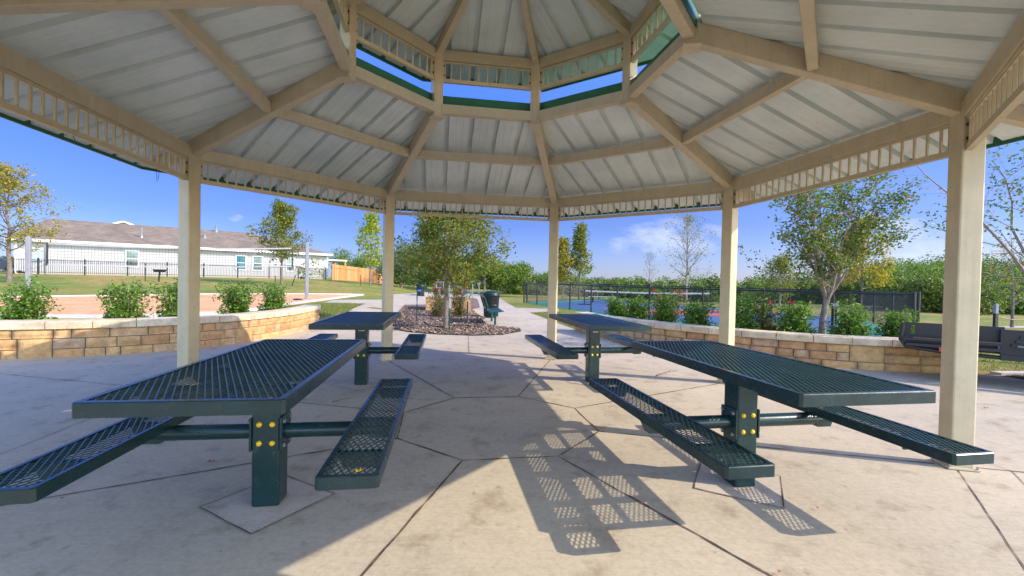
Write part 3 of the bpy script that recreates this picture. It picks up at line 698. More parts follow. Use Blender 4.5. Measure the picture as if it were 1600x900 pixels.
def stone_wall(label, line, H, seed):
    """n points away from the plaza (to the back)"""
    w = thing('stone_wall', label, 'stone wall', (line[0].x, line[0].y, 0), 0); loc = Vector((line[0].x, line[0].y, 0))
    S, L = sampler(line); rg = random.Random(seed); TH_ = 0.34
    def Q(s, off, z): return S(s, off, z)-loc
    st = MB(); H0 = H-0.115
    def blk(s0, s1, z0, z1, front, fo):
        nu = max(2, int((s1-s0)/0.055)); nv = max(2, int((z1-z0)/0.045)); base = len(st.v); sd = rg.random()*99; bulge = rg.uniform(0.010, 0.030)
        for jv in range(nv+1):
            for iu in range(nu+1):
                u = iu/nu; v = jv/nv; e = min(u, 1-u)*(s1-s0); e2 = min(v, 1-v)*(z1-z0); ed = min(1, min(e, e2)/0.03)
                h = bulge*ed + 0.020*noise.noise(Vector((sd+u*(s1-s0)*9, v*(z1-z0)*9, sd)))*ed
                st.v.append(tuple(Q(s0+(s1-s0)*u, fo-front*h, z0+(z1-z0)*v)))
        for jv in range(nv):
            for iu in range(nu):
                q = (base+jv*(nu+1)+iu, base+jv*(nu+1)+iu+1, base+(jv+1)*(nu+1)+iu+1, base+(jv+1)*(nu+1)+iu)
                st.f.append(q if front > 0 else q[::-1]); st.mi.append(0)
        # returns into the mortar
        def side(a, b, c, d): st.quad(a, b, c, d)
        bo = fo+front*0.03
        idx = lambda iu, jv: Vector(st.v[base+jv*(nu+1)+iu])
        for iu in range(nu):
            for jv, zz in ((0, z0), (nv, z1)):
                a, b = base+jv*(nu+1)+iu, base+jv*(nu+1)+iu+1; n = len(st.v); st.v += [tuple(Q(s0+(s1-s0)*(iu+1)/nu, bo, zz)), tuple(Q(s0+(s1-s0)*iu/nu, bo, zz))]; st.f.append((a, b, n, n+1)); st.mi.append(0)
        for jv in range(nv):
            for iu, ss in ((0, s0), (nu, s1)):
                a, b = base+jv*(nu+1)+iu, base+(jv+1)*(nu+1)+iu; n = len(st.v); st.v += [tuple(Q(ss, bo, z0+(z1-z0)*(jv+1)/nv)), tuple(Q(ss, bo, z0+(z1-z0)*jv/nv))]; st.f.append((a, b, n, n+1)); st.mi.append(0)
    for front, fo in ((1, 0.0), (-1, TH_)):
        fr_ = [0.012/H0, rg.uniform(0.30, 0.36), rg.uniform(0.64, 0.70), 1.0]
        tall = []   # stones two courses high
        x = rg.uniform(0.6, 1.4)
        while x < L-0.8:
            l_ = rg.uniform(0.28, 0.5); k_ = rg.randint(0, 1); tall.append((x, x+l_, k_)); blk(x+0.006, x+l_-0.006, H0*fr_[k_]+(0.006 if k_ else 0), H0*fr_[k_+2]-0.006, front, fo); x += l_+rg.uniform(1.2, 2.8)
        for row in range(3):
            gaps = [(a, b) for a, b, k_ in tall if row in (k_, k_+1)]; ends = [0.0]+[q for g_ in gaps for q in g_]+[L]
            for s0, s1 in zip(ends[::2], ends[1::2]):
                a = s0
                while a < s1-0.03:
                    ln = rg.uniform(0.17, 0.52)
                    if s1-a-ln < 0.17: ln = s1-a
                    z0, z1 = H0*fr_[row]+(0.006 if row else 0), H0*fr_[row+1]-0.006
                    blk(a+0.006, min(a+ln, s1)-0.006, z0, z1, front, fo); a += ln
    o = st.build('stone_face', M['stone'], w, smooth=True)
    mo = MB(); n = int(L/0.15)
    for i in range(n):
        a, b = L*i/n, L*(i+1)/n; mo.hexa([Q(a, 0.012, 0), Q(b, 0.012, 0), Q(b, TH_-0.012, 0), Q(a, TH_-0.012, 0)], [Q(a, 0.012, H0-0.002), Q(b, 0.012, H0-0.002), Q(b, TH_-0.012, H0-0.002), Q(a, TH_-0.012, H0-0.002)])
    mo.build('mortar_core', M['mortar'], w)
    for e0, sg in ((0.0, -1), (L, 1)):   # end faces
        es = MB(); zz = [0.012, H0*0.35, H0*0.68, H0]
        for z0, z1 in zip(zz, zz[1:]):
            a, b = (e0-0.02, e0+0.03) if sg < 0 else (e0-0.03, e0+0.02)
            d = (Q(min(L, e0+0.1), 0, 0)-Q(max(0, e0-0.1), 0, 0)).normalized()
            pA = Q(e0, 0.004, z0+0.004)+d*sg*0.012; pB = Q(e0, TH_-0.004, z0+0.004)+d*sg*0.012; zv = Vector((0, 0, z1-z0-0.008)); bk = -d*sg*0.04
            es.hexa([pA, pA+bk, pB+bk, pB], [pA+zv, pA+bk+zv, pB+bk+zv, pB+zv])
        es.build('end_stones', M['stone'], w)
    cp_ = MB(); s = 0
    while s < L-0.05:
        ln = rg.uniform(0.52, 0.66); ln = L-s+0.03 if L-s-ln < 0.3 else ln
        n = max(2, int(ln/0.2)); jit = rg.uniform(-0.004, 0.004); base = len(cp_.v); a0 = s+0.005; a1 = s+ln-0.005
        for i in range(n+1):
            q = a0+(a1-a0)*i/n
            for (of, zz) in ((-0.035+jit, H0), (-0.035+jit, H-0.012), (-0.024+jit, H), (TH_+0.025, H), (TH_+0.035, H-0.012), (TH_+0.035, H0)):
                cp_.v.append(tuple(Q(q, of, zz+0.0)))
        for i in range(n):
            for m_ in range(6): cp_.f.append((base+i*6+m_, base+i*6+(m_+1) % 6, base+(i+1)*6+(m_+1) % 6, base+(i+1)*6+m_)); cp_.mi.append(0)
        cp_.f.append(tuple(base+m_ for m_ in range(6))); cp_.f.append(tuple(base+n*6+m_ for m_ in reversed(range(6)))); cp_.mi += [0, 0]
        s += ln
    cp_.build('cap_stones', M['cap'], w)
    return w
# WL runs left to right-away, its left side normal points away from the plaza; WR likewise
stone_wall('low curved stone wall with pale cap at the left, shaded except its sunlit far end', WL, 0.57, 3)
stone_wall('low curved sunlit stone wall with pale cap between the right posts', WR, 0.53, 9)
# planting beds behind the walls
for line, s_ in ((WL, 1), (WR, 1)):
    a = offset_line(line, 0.34); b = offset_line(line, 1.25); c = offset_line(line, 1.7); mb = MB()
    for i in range(len(a)-1):
        n_ = [0.36+0.03*noise.noise(Vector((p.x*2, p.y*2, 0))) for p in (b[i], b[i+1])]
        za = lambda p, h: Vector((p.x, p.y, gz(p.x, p.y)*0+h))
        mb.quad(za(a[i], 0.38), za(a[i+1], 0.38), za(b[i+1], n_[1]), za(b[i], n_[0])); mb.quad(za(b[i], n_[0]), za(b[i+1], n_[1]), za(c[i+1], gz(c[i+1].x, c[i+1].y)-0.02), za(c[i], gz(c[i].x, c[i].y)-0.02))
    struct(mb.build('planting_bed', M['mulch'], smooth=True))

# ------------------------------------------------------------------ sand court, kerbs, path bits
far = [h2(-120, 466.5), h2(0, 466), h2(70, 465), h2(180, 463), h2(300, 461), h2(436, 460.3), h2(520, 460.6), h2(567, 461.2)]
near = [h2(500, 470), h2(472, 473.5), h2(443, 478), h2(400, 485), h2(340, 491), h2(240, 495.5), h2(150, 497), h2(0, 497), h2(-150, 497)]
sandp = far + near
sheet('sand_court', sandp, M['sand'], 0.03, 1.0)
kb = MB()
def kerb(pts, w=0.13, h=0.07):
    pts = [Vector((p[0], p[1], 0)) for p in pts]
    for a, b in zip(pts, pts[1:]):
        L = (b-a).length; n = max(1, int(L/1.0)); d = (b-a).normalized(); s_ = Vector((-d.y, d.x, 0))*w/2
        for i in range(n):
            p = a+(b-a)*(i/n); q = a+(b-a)*((i+1)/n)
            g_ = lambda t, hh: Vector((t.x, t.y, gz(t.x, t.y)+hh))
            kb.hexa([g_(p+s_, 0), g_(p-s_, 0), g_(q-s_, 0), g_(q+s_, 0)], [g_(p+s_, h), g_(p-s_, h), g_(q-s_, h), g_(q+s_, h)])
kerb(far+near+[far[0]], 0.15, 0.075)
kerb([(7.75, 7.12), (9.5, 7.28), (14, 7.6)], 0.16, 0.05)
struct(kb.build('kerb', M['curb']))
mr = [(7.7, 7.0), (9.0, 7.1), (13.5, 7.4), (13.5, 5.6), (9.0, 6.0), (7.95, 6.45)]
sheet('mulch_strip', mr, M['mulch'], 0.03, 2.0)
chips(mr, 2500, 0.035, rnd, 7.6, 13.5, 5.6, 7.4)
tag(ch.build('mulch_chips', M['chips']), 'loose brown bark mulch chips covering the tree island', 'mulch', kind='stuff')
# far path at the right
sheet('far_path', [h2(1490, 514), h2(1490, 511.5), h2(1640, 509), h2(1640, 512.5)], M['concrete'], 0.012, 3.0)

# ------------------------------------------------------------------ grass blades where the lawn is near
gb = MB(); rg = random.Random(5)
def blades(n, x0, x1, y0, y1, test, hmin=0.03, hmax=0.07):
    c = 0
    while c < n:
        x = rg.uniform(x0, x1); y = rg.uniform(y0, y1)
        if not test(x, y): continue
        c += 1; a = rg.random()*2*PI; h = rg.uniform(hmin, hmax); w = 0.006; z = gz(x, y); lx = rg.gauss(0, 0.02); ly = rg.gauss(0, 0.02)
        gb.poly([(x-math.cos(a)*w, y-math.sin(a)*w, z-0.005), (x+math.cos(a)*w, y+math.sin(a)*w, z-0.005), (x+lx, y+ly, z+h)])
SR, LR = sampler(offset_line(WR, 1.7))
blades(9000, 7.9, 13, 7.35, 11.5, lambda x, y: True)
lawnL = [h2(544, 488), h2(571, 475.5), h2(505, 474), h2(443, 479), (-7.6, 14), (-5.75, 12.6)]
blades(14000, -12, -4, 12, 25, lambda x, y: in_poly(x, y, lawnL))
stripR = [h2(828, 489), h2(857, 500), h2(905, 518), (1.95, 12.2), h2(873, 488)]
blades(6000, 0.2, 4, 9, 22, lambda x, y: in_poly(x, y, stripR))
tag(gb.build('grass', M['blade']), 'short patchy green grass blades beside the paths', 'grass', kind='stuff')

# ------------------------------------------------------------------ sports court
T_ = Vector((4.9, 15.9, 0)); Nn = Vector((10.8, 12.0, 0)); A_ = Vector((0.75, 27.5, 0)); 
uR = (Nn-T_)
FarR = Vector((15.2, 19.5, 0)); FarL = Vector((7.0, 36.0, 0)); 
court = [(A_.x, A_.y), (T_.x, T_.y), (Nn.x, Nn.y), (FarR.x, FarR.y), (FarL.x, FarL.y)]
sheet('court', court, M['court_green'], 0.015, 4.0)
def lerp2(a, b, t): return a+(b-a)*t
cc_ = (T_+FarR+FarL+A_)/4
bl = [Vector((p[0], p[1], 0)) for p in court]; cen = sum(bl, Vector())/5
blue = [cen+(p-cen)*0.86 for p in bl]
sheet('court_playing_area', [(p.x, p.y) for p in blue], M['court_blue'], 0.019, 4.0)
red = [h2(945, 484.5), h2(1085, 487), h2(1085, 499), h2(1010, 493), h2(950, 490)]
red = [h2(940, 482.3), h2(1140, 486), h2(1140, 495), h2(985, 491)]
sheet('court_kitchen', red, M['court_red'], 0.023, 4.0)
def chainlink(name, label, pts, spacing, tall=None, h=1.2):
    root = thing(name, label, 'chain-link fence', (pts[0].x, pts[0].y, 0)); loc = Vector((pts[0].x, pts[0].y, 0))
    mesh = MB(); rails = MB(); done = set()
    for a, b in zip(pts, pts[1:]):
        L = (b-a).length; d = (b-a)/L; n = max(1, int(round(L/spacing)))
        for i in range(n+1):
            p = a+d*(L*i/n); key = (round(p.x, 2), round(p.y, 2))
            if key in done: continue
            done.add(key); q = MB(); th = h+0.05 if not (tall and (p-tall).length < 0.1) else h+0.13; r_ = 0.042 if (i in (0, n)) else 0.034
            q.tube([p-loc, p-loc+Vector((0, 0, th))], r_, 8); q.tube([p-loc+Vector((0, 0, th)), p-loc+Vector((0, 0, th+0.03))], [r_+0.006, 0.008], 8); q.build('fence_post', M['black'], root)
        for zz, r_ in ((h, 0.027), (0.06, 0.01)): rails.tube([a-loc+Vector((0, 0, zz)), b-loc+Vector((0, 0, zz))], r_, 6)
        pit = 0.06; wv = 0.0018; sd = Vector((-d.y, d.x, 0)); H_ = h-0.05
        k = int(L/pit)
        for fam in (0, 1):
            for i in range(-int(H_/pit)-1, k+1):
                # x = i*pit + z (or mirrored)
                z0, z1 = 0.0, H_; x0 = i*pit; xa, xb = x0, x0+H_
                if xa < 0: z0 = -xa; xa = 0
                if xb > L: z1 = L-x0; xb = L
                if z1-z0 < 0.03: continue
                if fam: xa, xb = L-xa, L-xb
                o_ = sd*(0.003 if fam else -0.003)
                P0 = a-loc+d*xa+Vector((0, 0, 0.05+z0))+o_; P1 = a-loc+d*xb+Vector((0, 0, 0.05+z1))+o_
                ww = Vector((0, 0, wv))
                mesh.quad(P0-ww-sd*wv, P1-ww-sd*wv, P1+ww, P0+ww); mesh.quad(P0+ww, P1+ww, P1-ww+sd*wv, P0-ww+sd*wv)
    rails.build('top_rail', M['black'], root); mesh.build('wire_mesh', M['black'], root)
    return root
chainlink('court_fence', 'near black chain-link fence with round posts between the shrubs and the blue court', [A_, T_, Nn], 1.9, T_)
chainlink('court_fence', 'far black chain-link fence on the wood side of the blue court', [Nn+Vector((0.3, 0.2, 0)), FarR, FarL, A_+Vector((0.2, 0.5, 0))], 3.0)
def sport_net(label, a, b, h, tape, grid, z0=0.3, name='court_net', group=None):
    root = thing(name, label, 'sports net', a); A = Vector((0, 0, 0)); B = b-a
    for p in (A, B):
        q = MB(); q.tube([p, p+Vector((0, 0, h+0.03))], 0.035, 8); q.tube([p-Vector((0.35, 0, -0.03)), p+Vector((0.35, 0, 0.03))], 0.025, 6); q.build('net_post', M['black'], root)
    L = B.length; d = B/L; n = int(L/grid); w = MB(); zs = Vector((0, 0, 1))
    for i in range(n+1):
        p = A+d*(L*i/n); sag = 0.05*math.sin(PI*i/n); w.tube([p+zs*0.1, p+zs*(h-sag)], 0.0035, 3, False)
    for k_ in range(int((h-0.1)/grid)+1):
        zz = 0.1+k_*grid; w.tube([A+d*(L*i/8)+zs*(zz-0.05*math.sin(PI*i/8)*(zz/h)) for i in range(9)], 0.0035, 3, False)
    w.build('netting', M['cord'], root)
    t = MB(); nrm = Vector((-d.y, d.x, 0))
    for i in range(12):
        p = A+d*(L*i/12); q = A+d*(L*(i+1)/12); s0 = 0.05*math.sin(PI*i/12); s1 = 0.05*math.sin(PI*(i+1)/12)
        t.hexa([p-nrm*0.006+zs*(h-s0-tape), q-nrm*0.006+zs*(h-s1-tape), q+nrm*0.006+zs*(h-s1-tape), p+nrm*0.006+zs*(h-s0-tape)], [p-nrm*0.006+zs*(h-s0), q-nrm*0.006+zs*(h-s1), q+nrm*0.006+zs*(h-s1), p+nrm*0.006+zs*(h-s0)])
    t.build('top_tape', M['net_tape'], root)
    return root
na = hit(913, 477); nb = hit(1110, 481.5)
sport_net('long low pickleball net with white top tape on the blue court', Vector((na.x, na.y, 0.03)), Vector((nb.x, nb.y, 0.03)), 0.86, 0.09, 0.12)
bq = thing('low_bench', 'low pale backless bench beyond the net inside the court fence', 'bench', (hit(940, 473).x, hit(940, 473).y, 0.02), 0.1)
q = MB(); q.box(-0.95, -0.12, 0.36, 0.95, 0.12, 0.40); q.build('seat', M['net_tape'], bq)
for x in (-0.6, 0.6): q = MB(); q.box(x-0.03, -0.1, 0, x+0.03, 0.1, 0.36); q.build('leg', M['black'], bq)

# ------------------------------------------------------------------ volleyball
pL = Vector((-18.4, 17.0, 0)); pL.z = gz(pL.x, pL.y); pR = hit(479, 468)
def vpole(label, p, ztop, r_=0.075):
    t = thing('net_pole', label, 'net pole', p, 0.5, 'volleyball net poles'); q = MB(); q.box(-r_, -r_, 0.0, r_, r_, ztop-p.z); q.build('padded_pole', M['pole_blue'], t, bev=0.025)
    q = MB(); q.tube([(0, 0, ztop-p.z), (0, 0, ztop-p.z+0.03)], r_*0.7, 10); q.build('pole_cap', M['steel'], t)
    q = MB(); q.tube([(-r_-0.02, 0, 0.95), (-r_-0.16, 0, 0.98)], 0.03, 8); q.tube([(-r_-0.16, -0.05, 0.98), (-r_-0.16, 0.05, 0.98)], 0.06, 10); q.build('winch', M['black'], t); return t
vpole('pale square volleyball pole in front of the big left tree', pL, at(43, 370, pL.y).z)
vpole('pale square volleyball pole right of the net, near the sand edge', pR, at(479, 379, pR.y).z)
nL = at(74, 379, 17.6); nLb = at(73, 414, 17.6); nR = at(457, 387, pR.y-0.1); nRb = at(457, 417, pR.y-0.1)
vn = thing('volleyball_net', 'square-mesh volleyball net with white tapes strung across the sand court', 'volleyball net', (nLb.x, nLb.y, nLb.z)); O = Vector(nLb)
w = MB(); NX = 80; NZ = 8
def npnt(u, v):
    a = nLb.lerp(nRb, u); b_ = nL.lerp(nR, u); p = a.lerp(b_, v); p = p.copy(); p.z -= 0.10*math.sin(PI*u)*(0.6+0.4*v); return p-O
for i in range(NX+1): w.tube([npnt(i/NX, v/4) for v in range(5)], 0.0038, 3, False)
for k_ in range(1, NZ): w.tube([npnt(i/16, k_/NZ) for i in range(17)], 0.0048, 3, False)
w.build('netting', M['cord'], vn)
for v0, v1 in ((0.93, 1.0), (0.0, 0.06)):
    t = MB(); nrm = Vector((0.3, -1, 0)).normalized()*0.008
    for i in range(16):
        a0, a1, b0, b1 = npnt(i/16, v0), npnt((i+1)/16, v0), npnt(i/16, v1), npnt((i+1)/16, v1); t.hexa([a0+nrm, a1+nrm, a1-nrm, a0-nrm], [b0+nrm, b1+nrm, b1-nrm, b0-nrm])
    t.build('net_tape', M['net_tape'], vn)
for u in (0, 1): t = MB(); t.tube([npnt(u, -0.02), npnt(u, 1.02)], 0.035, 6); t.build('side_band', M['black'], vn)
t = MB(); t.tube([nR-O, Vector((pR.x, pR.y, nR.z+0.03))-O], 0.008, 4); t.tube([nRb-O, Vector((pR.x, pR.y, pR.z+1.2))-O], 0.006, 4); t.tube([nL-O, Vector((pL.x, pL.y, nL.z))-O], 0.008, 4); t.tube([nLb-O, Vector((pL.x, pL.y, nLb.z-0.2))-O], 0.006, 4)
t.build('tie_rope', M['cord'], vn)

# ------------------------------------------------------------------ house
HA = Vector((-37.0, 33.3, 0)); HB = Vector((-19.3, 46.6, 0)); hd = (HB-HA).normalized(); hn = Vector((-hd.y, hd.x, 0)); HL = (HB-HA).length
hang = math.atan2(hd.y, hd.x); GZ = 1.02
ho = thing('house', 'long white single-storey house with brown shingle roof behind the iron fence', 'house', (HA.x, HA.y, GZ), hang)
WH = 2.62; DP = 11.0
q = MB(); q.box(0, 0, 0.15, HL, DP, WH); wl = q.build('wall', M['siding'], ho)
q = MB(); q.box(-0.02, -0.03, -0.3, HL+0.02, DP+0.02, 0.16); q.build('foundation', paint('tan foundation', (0.45, 0.36, 0.25), 0.9), ho)
for x in (0, HL): q = MB(); q.box(x-0.07, -0.03, 0.15, x+0.07, 0.1, WH); q.build('corner_board', M['white_paint'], wl)
ov = 0.45; RH = 2.1
def hip(x0, x1, y0, y1, zb, rise, name, parent, rx0=None, rx1=None):
    me = bpy.data.meshes.new(name); ym = (y0+y1)/2; a = rx0 if rx0 is not None else x0+(y1-y0)/2; b = rx1 if rx1 is not None else x1-(y1-y0)/2
    vs = [(x0, y0, zb), (x1, y0, zb), (x1, y1, zb), (x0, y1, zb), (a, ym, zb+rise), (b, ym, zb+rise)]
    fs = [(0, 1, 5, 4), (1, 2, 5), (2, 3, 4, 5), (3, 0, 4), (3, 2, 1, 0)]
    me.from_pydata(vs, [], fs); uv = me.uv_layers.new(name='UVMap')
    for p in me.polygons:
        n = p.normal; 
        for li in p.loop_indices:
            co = me.vertices[me.loops[li].vertex_index].co
            if abs(n.y) > abs(n.x): uv.data[li].uv = (co.x, math.hypot(co.y-y0, co.z-zb))
            else: uv.data[li].uv = (co.y, math.hypot(co.x-x0, co.z-zb))
    me.materials.append(M['shingle']); o = bpy.data.objects.new(name, me); col.objects.link(o); o.parent = parent; return o
rf = hip(-ov, HL+ov, -ov, DP+ov, WH+0.06, RH, 'roof', ho, 0.8, HL-6.4)
q = MB(); q.box(-ov-0.02, -ov-0.02, WH-0.12, HL+ov+0.02, -ov, WH+0.08); q.box(HL+ov, -ov-0.02, WH-0.12, HL+ov+0.02, DP+ov, WH+0.08); q.box(-ov-0.02, -ov, WH-0.12, -ov, DP+ov, WH+0.08); q.box(-ov, -ov, WH-0.02, HL+ov, 0.0, WH+0.0); q.build('fascia', M['white_paint'], rf)
def onhouse(px):
    """distance along the front wall seen at photo column px"""
    r_ = (px-800)/F_PX; 
    # HA + hd*s : x = r y
    return (r_*HA.y-HA.x)/(hd.x-r_*hd.y)
def window(x0, x1, z0, z1):
    fr_ = MB(); t = 0.09
    for (a, b, c, d) in ((x0-t, z0-t, x1+t, z0), (x0-t, z1, x1+t, z1+t), (x0-t, z0, x0, z1), (x1, z0, x1+t, z1), (x0, (z0+z1)/2-0.03, x1, (z0+z1)/2+0.03)): fr_.box(a, -0.06, b, c, -0.004, d)
    f = fr_.build('window', M['white_paint'], ho); g_ = MB(); g_.box(x0, -0.02, z0, x1, -0.006, z1); g_.build('pane', M['glass'], f)
for (p0, p1) in ((205.5, 223.5), (377.5, 391.5), (404, 417), (456, 467)):
    s0, s1 = onhouse(p0-8.5), onhouse(p1-8.5); window(s0, s1, 0.85, 2.1)
s0 = onhouse(58); q = MB(); q.box(s0-0.3, -0.12, 1.05, s0+0.3, -0.01, 1.95); q.build('utility_box', M['grey_box'], ho); q = MB(); q.tube([(s0+0.42, -0.06, 0.0), (s0+0.42, -0.06, 2.1)], 0.03, 6); q.build('conduit', M['steel'], ho)
def roofz(y): return WH+0.06+RH*(y+ov)/((DP+2*ov)/2)
for (px, y, h_, r_, nm) in ((189, 1.6, 0.75, 0.06, 'vent_pipe'), (262, 5.0, 0.5, 0.10, 'vent_pipe'), (208, 4.9, 0.35, 0.05, 'vent_pipe'), (256, 2.9, 0.2, 0.14, 'roof_vent'), (277, 2.7, 0.25, 0.1, 'roof_vent'), (220, 4.2, 0.22, 0.13, 'roof_vent')):
    s0 = onhouse(px)*1.0+y*0.75; q = MB(); q.tube([(s0, y, roofz(y)-0.03), (s0, y, roofz(y)+h_)], r_, 8); q.tube([(s0, y, roofz(y)+h_-0.02), (s0, y, roofz(y)+h_+0.06)], r_*1.5, 8); q.tube([(s0, y, roofz(y)-0.1), (s0, y, roofz(y)+0.15)], [r_*2.6, r_*1.1], 8); q.build(nm, M['steel'], rf)
# patio cover at the right end
q = MB(); q.box(HL+0.0, 1.2, 2.05, HL+2.4, 6.0, 2.2); pc = q.build('patio_cover', M['white_paint'], ho)
for y in (1.35, 5.8): q = MB(); q.box(HL+2.15, y-0.08, 0, HL+2.31, y+0.08, 2.05); q.build('patio_post', M['cedar'], pc)
# second house behind (gable shows over the ridge)
c2 = at(193, 356, 52); h2_ = thing('house', 'tan gable of a second house rising behind the brown roof ridge', 'house', (c2.x, c2.y, 1.0), hang)
gw = 2.3; zt = at(193, 346.5, 52).z-1.0
q = MB(); q.box(-gw, 0, 0, gw, 8, zt-0.95); q.build('wall', M['tan_wall'], h2_)
q = MB(); q.poly([(-gw, 0, zt-0.95), (gw, 0, zt-0.95), (0, 0, zt-0.1)]); q.poly([(gw, 8, zt-0.95), (-gw, 8, zt-0.95), (0, 8, zt-0.1)]); q.build('gable', M['tan_wall'], h2_)
q = MB()
for s_ in (-1, 1): q.beam((s_*(gw+0.35), -0.25, zt-1.05), (0, -0.25, zt-0.08), 0.1, 0.16)
q.build('gable_trim', M['white_paint'], h2_)
q = MB()
for s_ in (-1, 1):
    a, b = (s_*(gw+0.35), -0.3, zt-0.95), (0, -0.3, zt+0.03); q.quad(a, b, (0, 8.3, zt+0.03), (s_*(gw+0.35), 8.3, zt-0.95))
q.build('roof', M['shingle'], h2_)
# iron fence
FA = Vector((-38.5, 30.2, 0)); FB = Vector((-18.6, 44.6, 0)); fd = (FB-FA).normalized(); FLn = (FB-FA).length
FA = FA - fd*3; FLn += 3
fe = thing('iron_fence', 'long black iron picket fence between the lawn and the white house', 'fence', (FA.x, FA.y, gz(FA.x, FA.y)), math.atan2(fd.y, fd.x))
pk = MB(); i = 0; x = 0.0; zb0 = gz(FA.x, FA.y); FH = 1.15
while x < FLn:
    p = FA+fd*x; z0 = gz(p.x, p.y)-zb0
    pk.box(x-0.012, -0.012, z0+0.08, x+0.012, 0.012, z0+FH); x += 0.115
pk.build('pickets', M['black'], fe)
n = int(FLn/2.5)
for i in range(n+1):
    p = FA+fd*(FLn*i/n); z0 = gz(p.x, p.y)-zb0; q = MB(); s0 = FLn*i/n; q.box(s0-0.045, -0.035, z0-0.1, s0+0.045, 0.055, z0+FH+0.06); q.build('fence_post', M['black'], fe)
q = MB()
for i in range(n):
    p = FA+fd*(FLn*i/n); p2 = FA+fd*(FLn*(i+1)/n)
    for zz in (0.15, FH-0.12): q.beam((FLn*i/n, 0.016, gz(p.x, p.y)-zb0+zz), (FLn*(i+1)/n, 0.016, gz(p2.x, p2.y)-zb0+zz), 0.03, 0.035)
q.build('rail', M['black'], fe)
# cedar privacy fence
def cedar(name, label, a, b, h0, h1, z0, z1, rails=()):
    t = thing(name, label, 'wooden fence', (a.x, a.y, 0)); d = (b-a).normalized(); L = (b-a).length; nrm = Vector((-d.y, d.x, 0)); q = MB(); n = int(L/0.15); rg_ = random.Random(2)
    for i in range(n):
        u0 = L*i/n; u1 = L*(i+1)/n-0.008; f = i/n; zb_ = z0+(z1-z0)*f; H_ = h0+(h1-h0)*f+rg_.uniform(-0.015, 0.015); A = d*u0; B = d*u1; w_ = nrm*0.02
        q.hexa([A-w_+Vector((0,0,zb_)), B-w_+Vector((0,0,zb_)), B+w_+Vector((0,0,zb_)), A+w_+Vector((0,0,zb_))], [A-w_+Vector((0,0,zb_+H_)), B-w_+Vector((0,0,zb_+H_)), B+w_+Vector((0,0,zb_+H_)), A+w_+Vector((0,0,zb_+H_))])
    q.build('boards', M['cedar'], t)
    for (u0, u1) in rails:
        q = MB()
        for zz in (0.25, 1.5): 
            A = d*(L*u0)-nrm*0.05; B = d*(L*u1)-nrm*0.05; q.beam(A+Vector((0,0,z0+(z1-z0)*u0+zz)), B+Vector((0,0,z0+(z1-z0)*u1+zz)), 0.06, 0.09)
        q.build('rail', M['cedar'], t); q = MB()
        for u in (u0, u1): A = d*(L*u)-nrm*0.06; q.box(A.x-0.05, A.y-0.05, z0-0.1, A.x+0.05, A.y+0.05, z0+(z1-z0)*u+1.8)
        q.build('fence_post', M['cedar'], t)
    return t
ca = at(519, 439.5, 46); cb = at(614, 444, 60); c0 = at(513, 439, 50)
cedar('privacy_fence', 'orange cedar board privacy fence to the right of the white house', Vector((ca.x, ca.y, 0)), Vector((cb.x, cb.y, 0)), 1.85, 1.75, ca.z-0.1, cb.z-0.1, ((0.02, 0.36), (0.72, 0.98)))
cedar('fence_return', 'short cedar fence return joining the corner of the white house', Vector((ca.x-0.1, ca.y+0.1, 0)), Vector((HB.x+0.4, HB.y+0.6, 0)), 1.85, 1.85, ca.z-0.1, ca.z-0.05)
sp_ = at(584, 417, 66); q = thing('garden_shed', 'pale low shed roof peeking over the cedar fence', 'shed', (sp_.x, sp_.y, 0.3)); s_ = MB(); s_.box(-1, 0, 0, 1, 2, sp_.z-0.5); s_.build('wall', M['white_paint'], q); s_ = MB(); s_.hexa([(-1.2, -0.2, sp_.z-0.5), (1.2, -0.2, sp_.z-0.5), (1.2, 2.2, sp_.z-0.5), (-1.2, 2.2, sp_.z-0.5)], [(-0.5, 0.7, sp_.z-0.1), (0.5, 0.7, sp_.z-0.1), (0.5, 1.3, sp_.z-0.1), (-0.5, 1.3, sp_.z-0.1)]); s_.build('roof', M['pole_blue'], q)

# parked car at the far left behind the fence
cpn = at(-22, 431, 36); car = thing('parked_car', 'dark car half seen behind the iron fence at the far left edge', 'car', (cpn.x, cpn.y, gz(cpn.x, cpn.y)), hang+0.1)
q = MB(); prof = [(-2.2, 0.35), (-2.25, 0.7), (-2.1, 0.95), (-1.3, 1.05), (1.2, 1.05), (2.1, 0.92), (2.3, 0.65), (2.25, 0.35)]
for (xa, za), (xb, zb_) in zip(prof, prof[1:]): q.hexa([(xa, -0.9, 0.3), (xb, -0.9, 0.3), (xb, 0.9, 0.3), (xa, 0.9, 0.3)], [(xa, -0.86, za+0.001), (xb, -0.86, zb_+0.001), (xb, 0.86, zb_+0.001), (xa, 0.86, za+0.001)])
q.build('body', M['car_paint'], car, bev=0.05)
q = MB(); q.hexa([(-1.75, -0.8, 1.04), (1.1, -0.8, 1.04), (1.1, 0.8, 1.04), (-1.75, 0.8, 1.04)], [(-1.2, -0.62, 1.52), (0.4, -0.62, 1.52), (0.4, 0.62, 1.52), (-1.2, 0.62, 1.52)]); q.build('cabin_glass', M['car_glass'], car, bev=0.04)
q = MB(); q.box(-1.15, -0.6, 1.515, 0.35, 0.6, 1.55); q.build('roof', M['car_paint'], car, bev=0.02)
for x in (-1.35, 1.45):
    for y in (-0.82, 0.82):
        q = MB(); q.tube([(x, y-0.1, 0.33), (x, y+0.1, 0.33)], 0.33, 20); w_ = q.build('wheel', M['rubber'], car); q = MB(); q.tube([(x, y-0.11, 0.33), (x, y+0.11, 0.33)], 0.19, 14); q.build('rim', M['steel'], w_)

